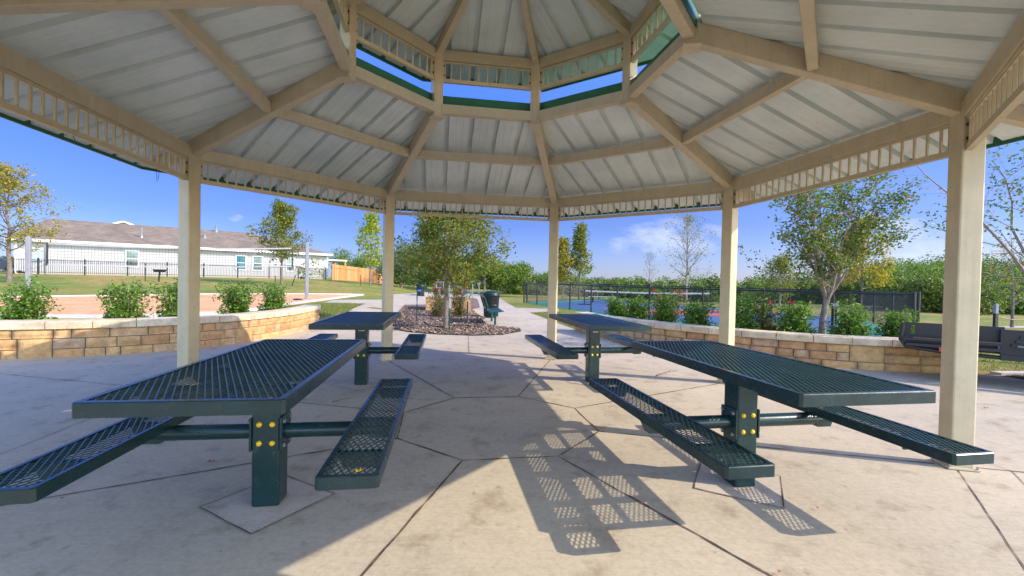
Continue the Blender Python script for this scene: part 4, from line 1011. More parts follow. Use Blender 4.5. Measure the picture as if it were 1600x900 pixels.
# ------------------------------------------------------------------ trees
def grow(seed, H, tr, start=0.3, nl=14, spread=0.35, ang=50, shape='oval', twigs=5, wob=0.06, vase=False, up=0.35, sub=4):
    """returns (wood MB, list of leaf sites)"""
    rg_ = random.Random(seed); w = MB(); sites = []
    def branch(p, d, L, r, lev, n=5):
        pts = [p]; rs = [r]; q = p.copy(); dd = d.copy(); st_ = L/n
        for i in range(n):
            dd = (dd + Vector((rg_.gauss(0, wob*2), rg_.gauss(0, wob*2), rg_.gauss(0, wob*2)+up*0.10))).normalized(); q = q+dd*st_; pts.append(q.copy()); rs.append(max(0.0025, r*(1-0.78*(i+1)/n)))
        w.tube(pts, rs, 6 if lev == 0 else (5 if lev == 1 else 3), False)
        return pts, dd
    if vase:
        base = Vector((0, 0, 0)); hb_ = H*start
        pts = [Vector((0, 0, -0.05)), Vector((rg_.gauss(0, 0.02), rg_.gauss(0, 0.02), hb_*0.5)), Vector((rg_.gauss(0, 0.04), rg_.gauss(0, 0.04), hb_))]
        w.tube(pts, [tr*1.25, tr*1.0, tr*0.95], 9, False); top = pts[-1]; limbs = []
        for i in range(nl):
            a = 2*PI*i/nl+rg_.uniform(-0.4, 0.4); t = D2R(ang*rg_.uniform(0.45, 1.15)); d = Vector((math.cos(a)*math.sin(t), math.sin(a)*math.sin(t), math.cos(t)))
            limbs.append((top-Vector((0, 0, rg_.uniform(0, 0.1)*hb_)), d, (H-hb_)*rg_.uniform(0.75, 1.05)/max(0.6, math.cos(t)), tr*0.5))
    else:
        n = 10; pts = []; rs = []
        for i in range(n+1):
            t = i/n; pts.append(Vector((rg_.gauss(0, 0.012)*H*t, rg_.gauss(0, 0.012)*H*t, H*0.97*t-0.05))); rs.append(max(0.006, tr*(1.15-1.1*t)))
        w.tube(pts, rs, 9, False); limbs = []
        for i in range(nl):
            f = start+(0.96-start)*((i+rg_.random())/nl); k = f*n; a0 = int(min(n-1, k)); p = pts[a0].lerp(pts[a0+1], k-a0); a = i*2.4+rg_.uniform(-0.4, 0.4)
            g_ = (f-start)/(1-start)
            if shape == 'oval': rl = math.sin(PI*min(1, 0.22+0.78*g_))**0.7
            elif shape == 'cone': rl = 1.05-0.9*g_
            else: rl = 0.75+0.4*math.sin(PI*g_)
            t = D2R(ang*(1.15-0.65*g_)); d = Vector((math.cos(a)*math.sin(t), math.sin(a)*math.sin(t), math.cos(t)))
            limbs.append((p, d, max(0.15, H*spread*rl*rg_.uniform(0.75, 1.15)), max(0.006, rs[a0]*0.5)))
    for (p, d, L, r) in limbs:
        pts, dd = branch(p, d, L, r, 1, 6)
        for k in range(sub):
            i = rg_.randint(1, len(pts)-1); f = i/(len(pts)-1); t = D2R(rg_.uniform(25, 65)); axis_ = (pts[i]-pts[i-1]).normalized(); o_ = axis_.orthogonal(); o_.rotate(Matrix.Rotation(rg_.random()*2*PI, 3, axis_)); d2 = (axis_*math.cos(t)+o_.normalized()*math.sin(t)).normalized()
            p2, _ = branch(pts[i], d2, L*rg_.uniform(0.28, 0.55)*(1.15-0.5*f), max(0.004, r*0.4*(1.2-f)), 2, 4)
            for _k in range(twigs):
                i2 = rg_.randint(1, len(p2)-1); a2 = (p2[i2]-p2[i2-1]).normalized(); o2 = a2.orthogonal(); o2.rotate(Matrix.Rotation(rg_.random()*2*PI, 3, a2)); t = D2R(rg_.uniform(20, 60)); d3 = (a2*math.cos(t)+o2.normalized()*math.sin(t)).normalized()
                p3, _ = branch(p2[i2], d3, L*rg_.uniform(0.10, 0.22), 0.004, 3, 2); sites.append(p3[1]); sites.append(p3[-1])
            sites.append(p2[-1]); sites.append(p2[-2])
        sites.append(pts[-1])
    return w, sites
def foliage(sites, per, ln, sd, seed, wr=0.55):
    rg_ = random.Random(seed); mb = MB()
    for s_ in sites:
        k = per if isinstance(per, int) else (int(per)+(rg_.random() < per-int(per)))
        for _ in range(k):
            p = s_+Vector((rg_.gauss(0, sd), rg_.gauss(0, sd), rg_.gauss(0, sd))); mb.leaf(p, ln*rg_.uniform(0.7, 1.25), ln*wr*rg_.uniform(0.8, 1.2), rg_)
    return mb
def tree(name, label, loc, H, tr, leafmat, per, ln, sd, seed, barkm='bark', group=None, rz=0.0, cat='tree', **kw):
    t = thing(name, label, cat, loc, rz, group); w, sites = grow(seed, H, tr, **kw)
    smooth_angle(w.build('trunk', M[barkm], t), 60)
    if per: foliage(sites, per, ln, sd, seed+1).build('crown', M[leafmat], t)
    return t
it = hit(696, 515)
tree('elm_tree', 'small elm with yellow-green crown in the mulch island behind the pavilion', (it.x, it.y, 0.02), 3.25, 0.062, 'leaf_elm', 6, 0.082, 0.10, 11, start=0.41, nl=30, spread=0.39, ang=74, shape='oval', twigs=6, sub=6)
p = hit(14, 441)
tree('elm_tree', 'tall yellowing tree at the far left in front of the white house', p, 6.2, 0.11, 'leaf_yellow', 3, 0.15, 0.14, 22, start=0.27, nl=26, spread=0.31, ang=62, shape='oval', twigs=4, sub=5)
p = hit(440, 447)
tree('elm_tree', 'olive-green tree on the lawn in front of the house windows', p, 6.0, 0.09, 'leaf_elm', 4, 0.17, 0.16, 33, start=0.24, nl=26, spread=0.36, ang=66, shape='cone', twigs=4, sub=5)
p = hit(578, 446.5); kT = p.y/698
tree('young_tree', 'thin young tree with big lime leaves in front of the cedar fence', p, 113*kT, 0.07, 'leaf_lime', 2.4, 0.30, 0.18, 44, start=0.22, nl=20, spread=0.25, ang=48, shape='oval', twigs=3, sub=3)
for (px, py, top, seed, lb) in ((879, 466.5, 371, 55, 'slim half-bare yellowish tree beside the fourth post'), (905, 467, 348, 56, 'slim yellow-green tree with pointed top beyond the court fence')):
    p = hit(px, py); Hh = (py-top)/698*p.y; tree('slim_tree', lb, p, Hh, 0.06, 'leaf_yellow' if seed == 55 else 'leaf_elm', 3.5, 0.22, 0.18, seed, start=0.25, nl=26, spread=0.22, ang=46, shape='cone', twigs=3, sub=3)
p = Vector(at(1072, 470, 33)); p.z = 0
tree('bare_tree', 'large almost leafless grey tree beyond the court', p, at(1072, 333, 33).z, 0.085, 'leaf_elm', 0.4, 0.12, 0.14, 66, barkm='bark_pale', start=0.26, nl=30, spread=0.33, ang=52, shape='oval', twigs=6, sub=6)
p = Vector(at(1014, 470, 40)); p.z = 0
tree('bare_tree', 'small twiggy bare tree left of the large bare tree', p, at(1014, 392, 40).z, 0.05, 'leaf_elm', 0.2, 0.1, 0.12, 67, barkm='bark_pale', start=0.4, nl=16, spread=0.24, ang=45, twigs=5, sub=4)
# crape myrtle behind the right wall
p = Vector(at(1284, 520, 8.9)); p.z = 0.3
tree('crape_myrtle', 'vase-shaped crape myrtle with several trunks behind the right wall', p, 3.0, 0.06, 'leaf_myrtle', 8, 0.070, 0.055, 78, barkm='bark_myrtle', start=0.27, nl=8, ang=29, vase=True, twigs=6, sub=9, up=0.8)
p = Vector(at(1345, 480, 20)); p.z = 0
tree('young_tree', 'yellow-green young tree beyond the right end of the court fence', p, at(1345, 345, 20).z, 0.055, 'leaf_yellow', 4, 0.14, 0.15, 88, start=0.3, nl=22, spread=0.28, ang=58, twigs=4, sub=4)
p = Vector(at(1218, 480, 32)); p.z = 0
tree('slim_tree', 'pale grey thin-leaved tree behind the crape myrtle', p, at(1218, 404, 32).z, 0.07, 'leaf_elm', 3, 0.14, 0.18, 91, barkm='bark_pale', start=0.2, nl=24, spread=0.36, ang=60, twigs=4, sub=4)
p = Vector(at(1650, 560, 8.2)); p.z = 0
tree('crape_myrtle', 'sparse tree leaning in from the right edge with reddish leaf tips', p, 4.3, 0.07, 'leaf_myrtle', 7, 0.075, 0.09, 93, barkm='bark_myrtle', start=0.28, nl=7, ang=40, vase=True, twigs=4, sub=7, up=0.3)
p = hit(1581, 512)
tree('bare_tree', 'small dark bare tree right of the nearest post', p, at(1580, 405, p.y).z, 0.05, 'leaf_yellow', 0.5, 0.08, 0.1, 95, start=0.32, nl=12, spread=0.5, ang=42, shape='x', twigs=4, sub=4)

# woodland trees: volume crowns for trees 25 m and more away
def crown_cloud(rg_, mb, c, rx, rz_, n, ln, lobes=9, two=False):
    if two: mb.m = 0 if rg_.random() < 0.5 else 1
    ls = []
    for i in range(lobes):
        d = Vector((rg_.gauss(0, 1), rg_.gauss(0, 1), rg_.gauss(0, 0.8))).normalized(); ls.append((c+Vector((d.x*rx*0.6, d.y*rx*0.6, d.z*rz_*0.6)), rg_.uniform(0.35, 0.55)))
    for i in range(n):
        lc, lr = ls[rg_.randrange(lobes)]; d = Vector((rg_.gauss(0, 1), rg_.gauss(0, 1), rg_.gauss(0, 1))).normalized(); f = rg_.random()**0.33
        nz = 1+0.35*noise.noise((lc+d*rx)*1.3)
        p = lc+Vector((d.x*rx*lr, d.y*rx*lr, d.z*rz_*lr))*f*nz; mb.leaf(p, ln*rg_.uniform(0.6, 1.3), ln*0.7, rg_)
def wood_tree(seed, H, rx, mat, n=5200, ln=0.20, low=0.12, label='', name='oak_tree', loc=(0,0,0), group=None):
    rg_ = random.Random(seed); t = thing(name, label, 'tree', loc, rg_.random()*6, group); w = MB()
    tops = []
    w.tube([(0, 0, -0.1), (rg_.gauss(0, .1), rg_.gauss(0, .1), H*0.3), (rg_.gauss(0, .2), rg_.gauss(0, .2), H*0.75)], [0.028*H, 0.02*H, 0.006*H], 7, False)
    for i in range(9):
        a = rg_.random()*6.28; z0 = H*rg_.uniform(0.12, 0.5); q = Vector((math.cos(a)*rx*0.7, math.sin(a)*rx*0.7, z0+H*rg_.uniform(0.15, 0.35))); w.tube([(0, 0, z0), q*0.5+Vector((0, 0, z0*0.5+0.1)), q], [0.010*H, 0.007*H, 0.003*H], 5, False)
    w.build('trunk', M['bark_pale'], t)
    mb = MB(); crown_cloud(rg_, mb, Vector((0, 0, H*(1+low)/2)), rx, H*(1-low)/2*1.15, n, ln, 14); mb.build('crown', M[mat], t); return t
proto_oak = None; protos = {}
woods = [ # px, Y, top px y, radius m, material, label
 (628, 46, 383, 2.9, 'leaf_oak', 'dark oak just right of the cedar fence end, left of the island elm'),
 (655, 52, 376, 3.2, 'leaf_oak', 'tall dark oak behind the left half of the island elm'),
 (690, 50, 384, 3.0, 'leaf_oak', 'dark oak behind the trunk of the island elm'),
 (726, 44, 388, 2.8, 'leaf_oak', 'dark oak behind the handrail'),
 (757, 42, 397, 2.6, 'leaf_bright', 'bright green tree behind the rose planter'),
 (790, 44, 404, 2.5, 'leaf_bright', 'bright green tree above the litter bin and bench'),
 (816, 48, 413, 2.5, 'leaf_oak', 'low dark tree at the left end of the court fence'),
 (848, 56, 424, 2.6, 'leaf_bright', 'low green tree behind the fourth post'),
 (545, 75, 389, 3.6, 'leaf_bright', 'green tree behind the patio cover and cedar fence'),
 (598, 72, 400, 3.6, 'leaf_oak', 'dark tree behind the right part of the cedar fence'),
 (5, 62, 402, 3.4, 'leaf_oak', 'dark tree behind the car at the far left edge'),
]
for i, (px, Y, ty, rx, mt_, lb) in enumerate(woods):
    p = at(px, 440, Y); z0 = gz(p.x, p.y); H_ = at(px, ty, Y).z-z0
    wood_tree(100+i, H_, rx, mt_, 5200 if Y < 60 else 4000, 0.19 if Y < 60 else 0.26, 0.08, lb, 'oak_tree' if mt_ == 'leaf_oak' else 'woodland_tree', (p.x, p.y, z0), 'trees along the far edge of the park')
# the wood that closes the view at the right: one mass
wd = MB(); wt = MB(); rg_ = random.Random(77)
def top_y(px):
    pr = [(560, 420), (700, 425), (820, 429), (900, 429), (1000, 431), (1080, 430), (1130, 431), (1200, 428), (1300, 421), (1370, 405), (1440, 398), (1500, 398), (1560, 403), (1640, 400), (1800, 408), (2300, 405)]
    for (a, b), (c, d) in zip(pr, pr[1:]):
        if a <= px <= c: return b+(d-b)*(px-a)/(c-a)
    return 410
rows = [(85, 30, 0), (68, 24, 4), (54, 19, 9), (44, 16, 17)]
for Y, st_, dn in rows:
    px = 600 if Y > 60 else 800
    while px < (2100 if Y < 60 else 1900):
        jx = px+rg_.uniform(-8, 8); ty = top_y(jx)+dn+rg_.uniform(-3, 5); p = at(jx, ty, Y+rg_.uniform(-3, 3)); zt_ = p.z; zb_ = gz(p.x, p.y)-0.3; h_ = zt_-zb_
        rx = st_*Y/698*0.95*rg_.uniform(0.8, 1.25)
        crown_cloud(rg_, wd, Vector((p.x, p.y, (zt_+zb_)/2)), rx, h_/2*1.2, 1000, 0.30 if Y > 60 else 0.24, 7, True); px += st_*0.95
# nearer wood right of the court
for (px, Y, ty, rx) in ((1400, 30, 425, 2.2), (1448, 27, 430, 2.0), (1425, 36, 404, 2.6), (1478, 30, 420, 2.4), (1510, 26, 440, 2.0), (1540, 30, 424, 2.4), (1575, 27, 445, 2.0), (1600, 32, 420, 2.6), (1640, 28, 430, 2.5), (1700, 30, 425, 2.8), (1455, 40, 400, 3.0), (1500, 40, 400, 3.0), (1550, 42, 405, 3.0), (1610, 42, 402, 3.0), (1350, 44, 428, 2.5), (1770, 34, 415, 3)):
    p = at(px, ty, Y); zb_ = gz(p.x, p.y)-0.2; crown_cloud(rg_, wd, Vector((p.x, p.y, (p.z+zb_)/2)), rx, (p.z-zb_)/2*1.2, 4200, 0.17, 11, True)
    for i in range(2): w0 = Vector((p.x+rg_.uniform(-1, 1), p.y+rg_.uniform(-.5, .5), zb_)); wt.tube([w0, w0+Vector((rg_.gauss(0, .3), 0, p.z*0.6)), w0+Vector((rg_.gauss(0, .8), 0, p.z))], [0.08, 0.05, 0.02], 5, False)
ww = wd.build('woodland', [M['leaf_bright'], M['leaf_oak']]); tag(ww, 'dense green woodland closing the view behind the court', 'woodland', kind='stuff')
wt.build('woodland_trunks', M['bark_pale'], ww)['kind'] = 'stuff'

# ------------------------------------------------------------------ shrubs
def shrub_mesh(seed, H, rx, nst=38, leafm_='leaf_shrub', ln=0.066, per=5, flowers=0, airy=1.0):
    rg_ = random.Random(seed); w = MB(); lf = MB(); fl = MB()
    for i in range(nst):
        a = rg_.random()*2*PI; t = D2R(rg_.uniform(2, 62)); L = H*rg_.uniform(0.75, 1.12)/(0.45+0.55*math.cos(t)) if t < 0.7 else rx*rg_.uniform(0.7, 1.25)
        L = min(L, H*1.15); d = Vector((math.cos(a)*math.sin(t)*rx/H*1.3, math.sin(a)*math.sin(t)*rx/H*1.3, math.cos(t))); d.normalize()
        pts = [Vector((rg_.gauss(0, 0.04), rg_.gauss(0, 0.04), 0))]; n = 6
        for k in range(n):
            d = (d+Vector((rg_.gauss(0, 0.12), rg_.gauss(0, 0.12), 0.08))).normalized(); pts.append(pts[-1]+d*L/n)
        w.tube(pts, [0.008*(1-0.12*k) for k in range(n+1)], 3, False)
        for k in range(2, n+1):
            for s_ in range(3):
                q = pts[k-1].lerp(pts[k], rg_.random()); e = q+Vector((rg_.gauss(0, 0.07), rg_.gauss(0, 0.07), rg_.gauss(0.02, 0.05)))
                for _ in range(per): lf.leaf(e+Vector((rg_.gauss(0, 0.028), rg_.gauss(0, 0.028), rg_.gauss(0, 0.028))), ln*rg_.uniform(0.7, 1.2), ln*0.5, rg_)
        if flowers and rg_.random() < flowers:
            for _ in range(12): fl.leaf(pts[-1]+Vector((rg_.gauss(0, 0.014), rg_.gauss(0, 0.014), rg_.gauss(0.02, 0.012))), 0.036, 0.032, rg_)
    return w, lf, fl
def make_shrub(name, label, loc, seed, H, rx, group, cat='shrub', bark_='bark', leafm_='leaf_shrub', flowers=0, rz=0, **kw):
    t = thing(name, label, cat, loc, rz, group); w, lf, fl = shrub_mesh(seed, H, rx, leafm_=leafm_, flowers=flowers, **kw)
    w.build('stems', M[bark_], t); lf.build('foliage', M[leafm_], t)
    if flowers and fl.f: fl.build('blossoms', M['petal'], t)
    return t
gl = 'green shrubs behind the left wall'
S_L, LL_ = sampler(offset_line(WL, 0.78)); S_R, LR_ = sampler(offset_line(WR, 0.78))
def on_line(S, L, px):
    best = None
    for i in range(400):
        p = S(L*i/400)
        x = 800+F_PX*p.x/p.y
        if best is None or abs(x-px) < best[0]: best = (abs(x-px), p)
    return best[1]
def ztop(px, py, Y): return at(px, py, Y).z
sh = [(30, 447, 0.46, 'big glossy green shrub at the left edge behind the left wall'), (186, 447, 0.42, 'green shrub standing alone before the orange sand, second behind the left wall'), (264, 446, 0.36, 'green shrub just left of the near left post behind the wall'), (362, 447, 0.36, 'green shrub just right of the near left post behind the wall'), (418, 446, 0.36, 'green shrub nearest the sunlit end of the left wall')]
for i, (px, ty, rx, lb) in enumerate(sh):
    p = on_line(S_L, LL_, px+8); p.z = 0.33; make_shrub('shrub', lb, p, 200+i, (ztop(px, ty, p.y)-p.z)*0.98, rx, gl)
sh = [(975, 470, 0.30, 'green shrub hiding the left end of the court net behind the right wall'), (1003, 468, 0.30, 'green shrub below the tall fence corner post'), (1045, 464, 0.36, 'green shrub mixed with red roses behind the right wall'), (1098, 477, 0.33, 'low green shrub just left of the fifth post'), (1172, 470, 0.36, 'green shrub just right of the fifth post behind the wall'), (1250, 480, 0.36, 'green shrub at the foot of the crape myrtle, left side'), (1340, 484, 0.36, 'green shrub right of the two black tree stakes'), (1418, 491, 0.34, 'green shrub touching the charcoal trailer panel')]
for i, (px, ty, rx, lb) in enumerate(sh):
    p = on_line(S_R, LR_, px-8); p.z = 0.33; make_shrub('shrub', lb, p, 220+i, (ztop(px, ty, p.y)-p.z)*1.0, rx, 'green shrubs behind the right wall')
for i, (px, ty, rx, off, lb) in enumerate(((1052, 458, 0.40, 1.5, 'red rose bush behind the shrubs of the right wall, before the net'), (1210, 475, 0.34, 1.1, 'red rose bush between the fifth post and the crape myrtle'))):
    S_, L_ = sampler(offset_line(WR, off)); p = on_line(S_, L_, px-8); p.z = 0.2; make_shrub('rose_bush', lb, p, 240+i, ztop(px, ty, p.y)-p.z, rx, None, 'rose bush', leafm_='leaf_rose', flowers=0.5, nst=34, per=3)

# ------------------------------------------------------------------ the mulch island: stone planter, roses, stakes, bench, bins, handrail
pb = thing('stone_planter', 'square stone planter full of red roses in the mulch island', 'planter', (0, 0, 0)); P0 = hit(665, 487); P1 = hit(735, 490)
d = (P1-P0); d.z = 0; Lp = d.length; d.normalize(); nn = Vector((-d.y, d.x, 0)); pb.location = (P0.x, P0.y, 0.02); pb.rotation_euler = (0, 0, math.atan2(d.y, d.x))
rg_ = random.Random(4); st = MB(); PH = 0.60
for side in range(4):
    ln_ = Lp if side % 2 == 0 else 2.0
    for r_ in range(3):
        x = 0
        while x < ln_-0.02:
            l = min(rg_.uniform(0.25, 0.5), ln_-x)
            if ln_-x-l < 0.15: l = ln_-x
            z0, z1 = r_*PH/3+0.004, (r_+1)*PH/3-0.004; a0, a1 = x+0.005, x+l-0.005; o0, o1 = rg_.uniform(-0.012, 0.0), 0.18
            if side == 0: st.box(a0, o0, z0, a1, o1, z1)
            elif side == 2: st.box(a0, 2.0-o1, z0, a1, 2.0-o0, z1)
            elif side == 1: st.box(Lp-o1-0.001, a0, z0, Lp-o0-0.001, a1, z1)
            else: st.box(o0+0.001, a0, z0, o1+0.001, a1, z1)
            x += l
st.build('stone_face', M['stone'], pb)
q = MB(); q.box(-0.04, -0.04, PH, Lp+0.04, 0.25, PH+0.09); q.box(-0.04, 1.75, PH, Lp+0.04, 2.04, PH+0.09); q.box(-0.04, 0.254, PH, 0.25, 1.746, PH+0.09); q.box(Lp-0.25, 0.254, PH, Lp+0.04, 1.746, PH+0.09); q.build('cap_stones', M['cap'], pb)
q = MB(); q.box(0.19, 0.19, 0.1, Lp-0.19, 1.81, PH-0.03); q.build('soil', M['mulch'], pb)
def inpl(u, v, z=0.55): p = P0+d*u+nn*v; return Vector((p.x, p.y, z))
gr_ = 'red rose bushes of the island'
for i, (u, v, H_, rx, lb) in enumerate(((Lp*0.72, 0.9, 0.95, 0.5, 'tall red rose bush in the stone planter behind the handrail'), (Lp*0.25, 1.0, 0.6, 0.4, 'low red rose bush in the left half of the stone planter'))):
    make_shrub('rose_bush', lb, inpl(u, v), 260+i, H_, rx, gr_, 'rose bush', leafm_='leaf_rose', flowers=0.5, nst=46, per=3)
for i, (px, py, H_, rx, lb) in enumerate(((684, 497, 0.8, 0.36, 'thin rose bush in front of the planter, left of the elm trunk'), (716, 497, 0.85, 0.40, 'rose bush in front of the planter, right of the elm trunk'))):
    p = hit(px, py); p.z = 0.03; make_shrub('rose_bush', lb, p, 270+i, H_, rx, gr_, 'rose bush', leafm_='leaf_rose', flowers=0.3, nst=34, per=3)
for (px, py, ty, lb) in ((651, 505, 462, 'green tree stake left of the island elm'), (702, 519, 466, 'green tree stake nearest the elm trunk, with a white band'), (730, 505, 458, 'green tree stake right of the elm, below the handrail')):
    p = hit(px, py); t = thing('tree_stake', lb, 'tree stake', (p.x, p.y, 0.02), 0, 'green stakes around the island elm'); zt_ = at(px, ty, p.y).z
    q = MB(); q.box(-0.018, -0.003, 0, 0.018, 0.003, zt_); q.box(-0.003, 0.0031, 0, 0.003, 0.022, zt_); q.build('stake', M['stake'], t); q = MB(); q.box(-0.024, -0.006, zt_-0.28, 0.024, 0.025, zt_-0.02); q.build('white_sleeve', M['net_tape'], t)
hp = [(682, 450), (682, 440), (692, 440), (692, 450)]; Yh = 17.2
hr = thing('handrail', 'grey pipe handrail sloping down behind the elm trunk', 'handrail', at(704, 470, Yh)); O = at(704, 470, Yh)
def hpt(px, py, Y=Yh): return at(px, py, Y)-O
q = MB(); q.tube([hpt(681.5, 449), hpt(681.5, 441), hpt(693, 441), hpt(693, 450), hpt(681.5, 450)], 0.035, 8); q.tube([hpt(702, 441), hpt(722, 451, 16.2), hpt(736.5, 459.5, 15.2)], 0.03, 8); q.tube([hpt(736.5, 459.5, 15.2), hpt(731, 466, 15.2)], 0.03, 8); q.build('rail', M['steel'], hr)
for a_ in (hpt(702, 441), hpt(722, 451, 16.2), hpt(731, 466, 15.2), hpt(687, 450)):
    q = MB(); q.tube([a_, Vector((a_.x, a_.y, -O.z))], 0.028, 8); q.build('upright', M['steel'], hr)
def make_bench(label, loc, rz):
    t = thing('park_bench', label, 'park bench', loc, rz, 'green coated park benches')   # local: x = facing, y = along
    q = MB(); pr = [(0.02, 0.43), (0.10, 0.405), (0.25, 0.41), (0.42, 0.44), (0.46, 0.42)]
    for (xa, za), (xb, zb_) in zip(pr, pr[1:]): q.hexa([(xa, -0.75, za-0.03), (xb, -0.75, zb_-0.03), (xb, 0.75, zb_-0.03), (xa, 0.75, za-0.03)], [(xa, -0.75, za), (xb, -0.75, zb_), (xb, 0.75, zb_), (xa, 0.75, za)])
    q.build('seat', M['bench_green'], t)
    q = MB(); pr = [(-0.02, 0.50), (-0.06, 0.62), (-0.12, 0.78), (-0.20, 0.90), (-0.25, 0.90)]
    for (xa, za), (xb, zb_) in zip(pr, pr[1:]): q.hexa([(xa, -0.75, za), (xa+0.03, -0.75, za), (xa+0.03, 0.75, za), (xa, 0.75, za)], [(xb, -0.75, zb_), (xb+0.03, -0.75, zb_), (xb+0.03, 0.75, zb_), (xb, 0.75, zb_)])
    q.build('backrest', M['bench_green'], t)
    for y in (-0.55, 0.55):
        q = MB(); q.tube([(0.22, y, 0.0), (0.22, y, 0.38)], 0.035, 10); q.tube([(0.42, y, 0.40), (0.02, y, 0.37), (-0.05, y, 0.5), (-0.15, y, 0.82)], 0.022, 8); q.build('leg', M['bench_green'], t)
    return t
bl_ = hit(777, 508); B1 = make_bench('green bench side-on at the right edge of the mulch island', (bl_.x-0.36, bl_.y+0.50, 0.012), 0.14)
b2 = hit(664, 463); dup(B1, (b2.x-0.1, b2.y+1.2, 0.012), 0.3, 'distant green bench beside the far litter bin')
def make_bin(label, p, rz=0):
    t = thing('litter_bin', label, 'litter bin', (p.x, p.y, 0.012), rz, 'round green litter bins'); q = MB()
    q.lathe([(0.001, 0.03), (0.22, 0.03), (0.24, 0.06)], (0, 0, 0), 24); q.lathe([(0.20, 0.04), (0.22, 0.78)], (0, 0, 0), 24); q.build('liner', M['black'], t)
    s_ = MB()
    for i in range(30):
        a = 2*PI*i/30; c, s0 = math.cos(a), math.sin(a); s_.tube([(c*0.25, s0*0.25, 0.05), (c*0.265, s0*0.265, 0.5), (c*0.29, s0*0.29, 0.82)], 0.012, 4)
    s_.build('slats', M['bin'], t); q = MB()
    for zz, r_ in ((0.06, 0.255), (0.45, 0.268), (0.80, 0.292)):
        q.tube([(math.cos(2*PI*k/24)*r_, math.sin(2*PI*k/24)*r_, zz) for k in range(25)], 0.014, 5, False)
    q.build('band', M['bin'], t); q = MB(); q.lathe([(0.30, 0.83), (0.29, 0.87), (0.2, 0.93), (0.12, 0.95), (0.115, 0.90), (0.28, 0.82)], (0, 0, 0), 24); q.build('lid', M['bin'], t, smooth=True); return t
p = hit(767, 496.5); BN = make_bin('round slatted dark green litter bin behind the near bench', p)
p = hit(657, 463); o = dup(BN, (p.x, p.y, 0.012), 0.6, 'distant round litter bin with a blue label left of the island elm')
q = MB(); q.box(-0.16, -0.31, 0.42, 0.10, -0.285, 0.56); q.build('label_plate', M['blue_label'], o).rotation_euler = (0, 0, -0.6)
for i, (px, py, H_) in enumerate(((738, 464, 1.3), (748, 462, 1.1))):
    p = hit(px, py); t = thing('marker_post', ('thin pale post right of the rose planter' if i == 0 else 'short grey post on the grass behind the bench'), 'post', (p.x, p.y, 0)); q = MB(); q.tube([(0, 0, 0), (0, 0, H_)], 0.05, 8); q.build('pole', M['steel'], t); q = MB(); q.box(-0.12, -0.05, H_-0.2, 0.12, 0.05, H_+0.02); q.build('head', M['steel'], t)
# black hose on the mulch
q = MB(); hpts = [hit(663, 506), hit(668, 511), hit(680, 513), hit(694, 514), hit(712, 512), hit(730, 512), hit(748, 514)]; q.tube([Vector((p.x, p.y, 0.055)) for p in hpts], 0.018, 6); tag(q.build('irrigation_hose', M['rubber']), 'black irrigation hose lying on the mulch by the elm trunk', 'hose')

# stakes, posts and small things on the lawns
for (px, by, ty, Y, nm, lb) in ((1299, 524, 475, 8.9, 'tree_stake', 'leaning black tree stake nearer the crape myrtle trunk'), (1305, 524, 473, 9.0, 'tree_stake', 'upright black tree stake right of the leaning one')):
    p = at(px, by, Y); t = thing(nm, lb, 'tree stake', (p.x, p.y, 0.3)); q = MB(); q.tube([(0, 0, 0), (0.03 if px < 1302 else 0, 0, at(px, ty, Y).z-0.3)], 0.02, 6); q.build('stake', M['black'], t); z_ = at(px, ty, Y).z-0.3; q = MB(); q.tube([(0.03 if px < 1302 else 0, 0, z_-0.09), (0.03 if px < 1302 else 0, 0, z_+0.01)], 0.026, 6); q.build('sleeve', M['steel'], t)
for (px, by, ty, lb) in ((430, 448, 431, 'dark stake left of the olive-green lawn tree'), (456, 447, 430, 'leaning dark stake right of the olive-green lawn tree'), (563, 446, 430, 'thin dark stake before the cedar fence, left of the lime tree'), (227, 440, 411, 'tall dark garden post in front of the iron fence'), (592, 446, 433, 'thin dark stake just right of the lime tree')):
    p = hit(px, by); t = thing('garden_stake', lb, 'stake', p, 0, 'dark stakes on the left lawn'); q = MB(); z_ = at(px, ty, p.y).z-p.z; q.tube([(0, 0, 0), (0.25 if px == 456 else 0, 0, z_)], 0.03, 6); q.build('pole', M['black'], t)
p = hit(248, 440); t = thing('park_grill', 'small black pedestal grill on the lawn before the iron fence', 'grill', p); z_ = at(248, 421, p.y).z-p.z; q = MB(); q.tube([(0, 0, 0), (0.05, 0, z_-0.15)], 0.05, 8); q.build('pedestal', M['black'], t); q = MB(); q.hexa([(-0.2, -0.15, z_-0.18), (0.3, -0.15, z_-0.18), (0.3, 0.15, z_-0.18), (-0.2, 0.15, z_-0.18)], [(-0.28, -0.18, z_), (0.4, -0.18, z_), (0.4, 0.18, z_), (-0.28, 0.18, z_)]); q.build('firebox', M['black'], t)
p = hit(1555, 512); t = thing('bollard_post', 'black post with pale top and sagging chain right of the nearest post', 'post', p); z_ = at(1555, 475, p.y).z; q = MB(); q.box(-0.05, -0.05, 0, 0.05, 0.05, z_-0.35); q.build('post', M['black'], t); q = MB(); q.box(-0.052, -0.052, z_-0.349, 0.052, 0.052, z_); q.build('reflective_band', M['pole_blue'], t); q = MB(); q.tube([(0.05+1.6*k/8, 0, z_-0.45-0.12*math.sin(PI*k/8)) for k in range(9)], 0.015, 5); q.build('chain', M['black'], t)
q = MB(); p = hit(150, 466); 
q = MB(); p = hit(396, 466); q.sphere((0, 0, 0.02), 0.22, 10, 0.35); o = q.build('sand_lump', M['black'], smooth=True); o.location = hit(465, 470); tag(o, 'dark rubber boundary anchor lying in the sand near the right pole', 'anchor')

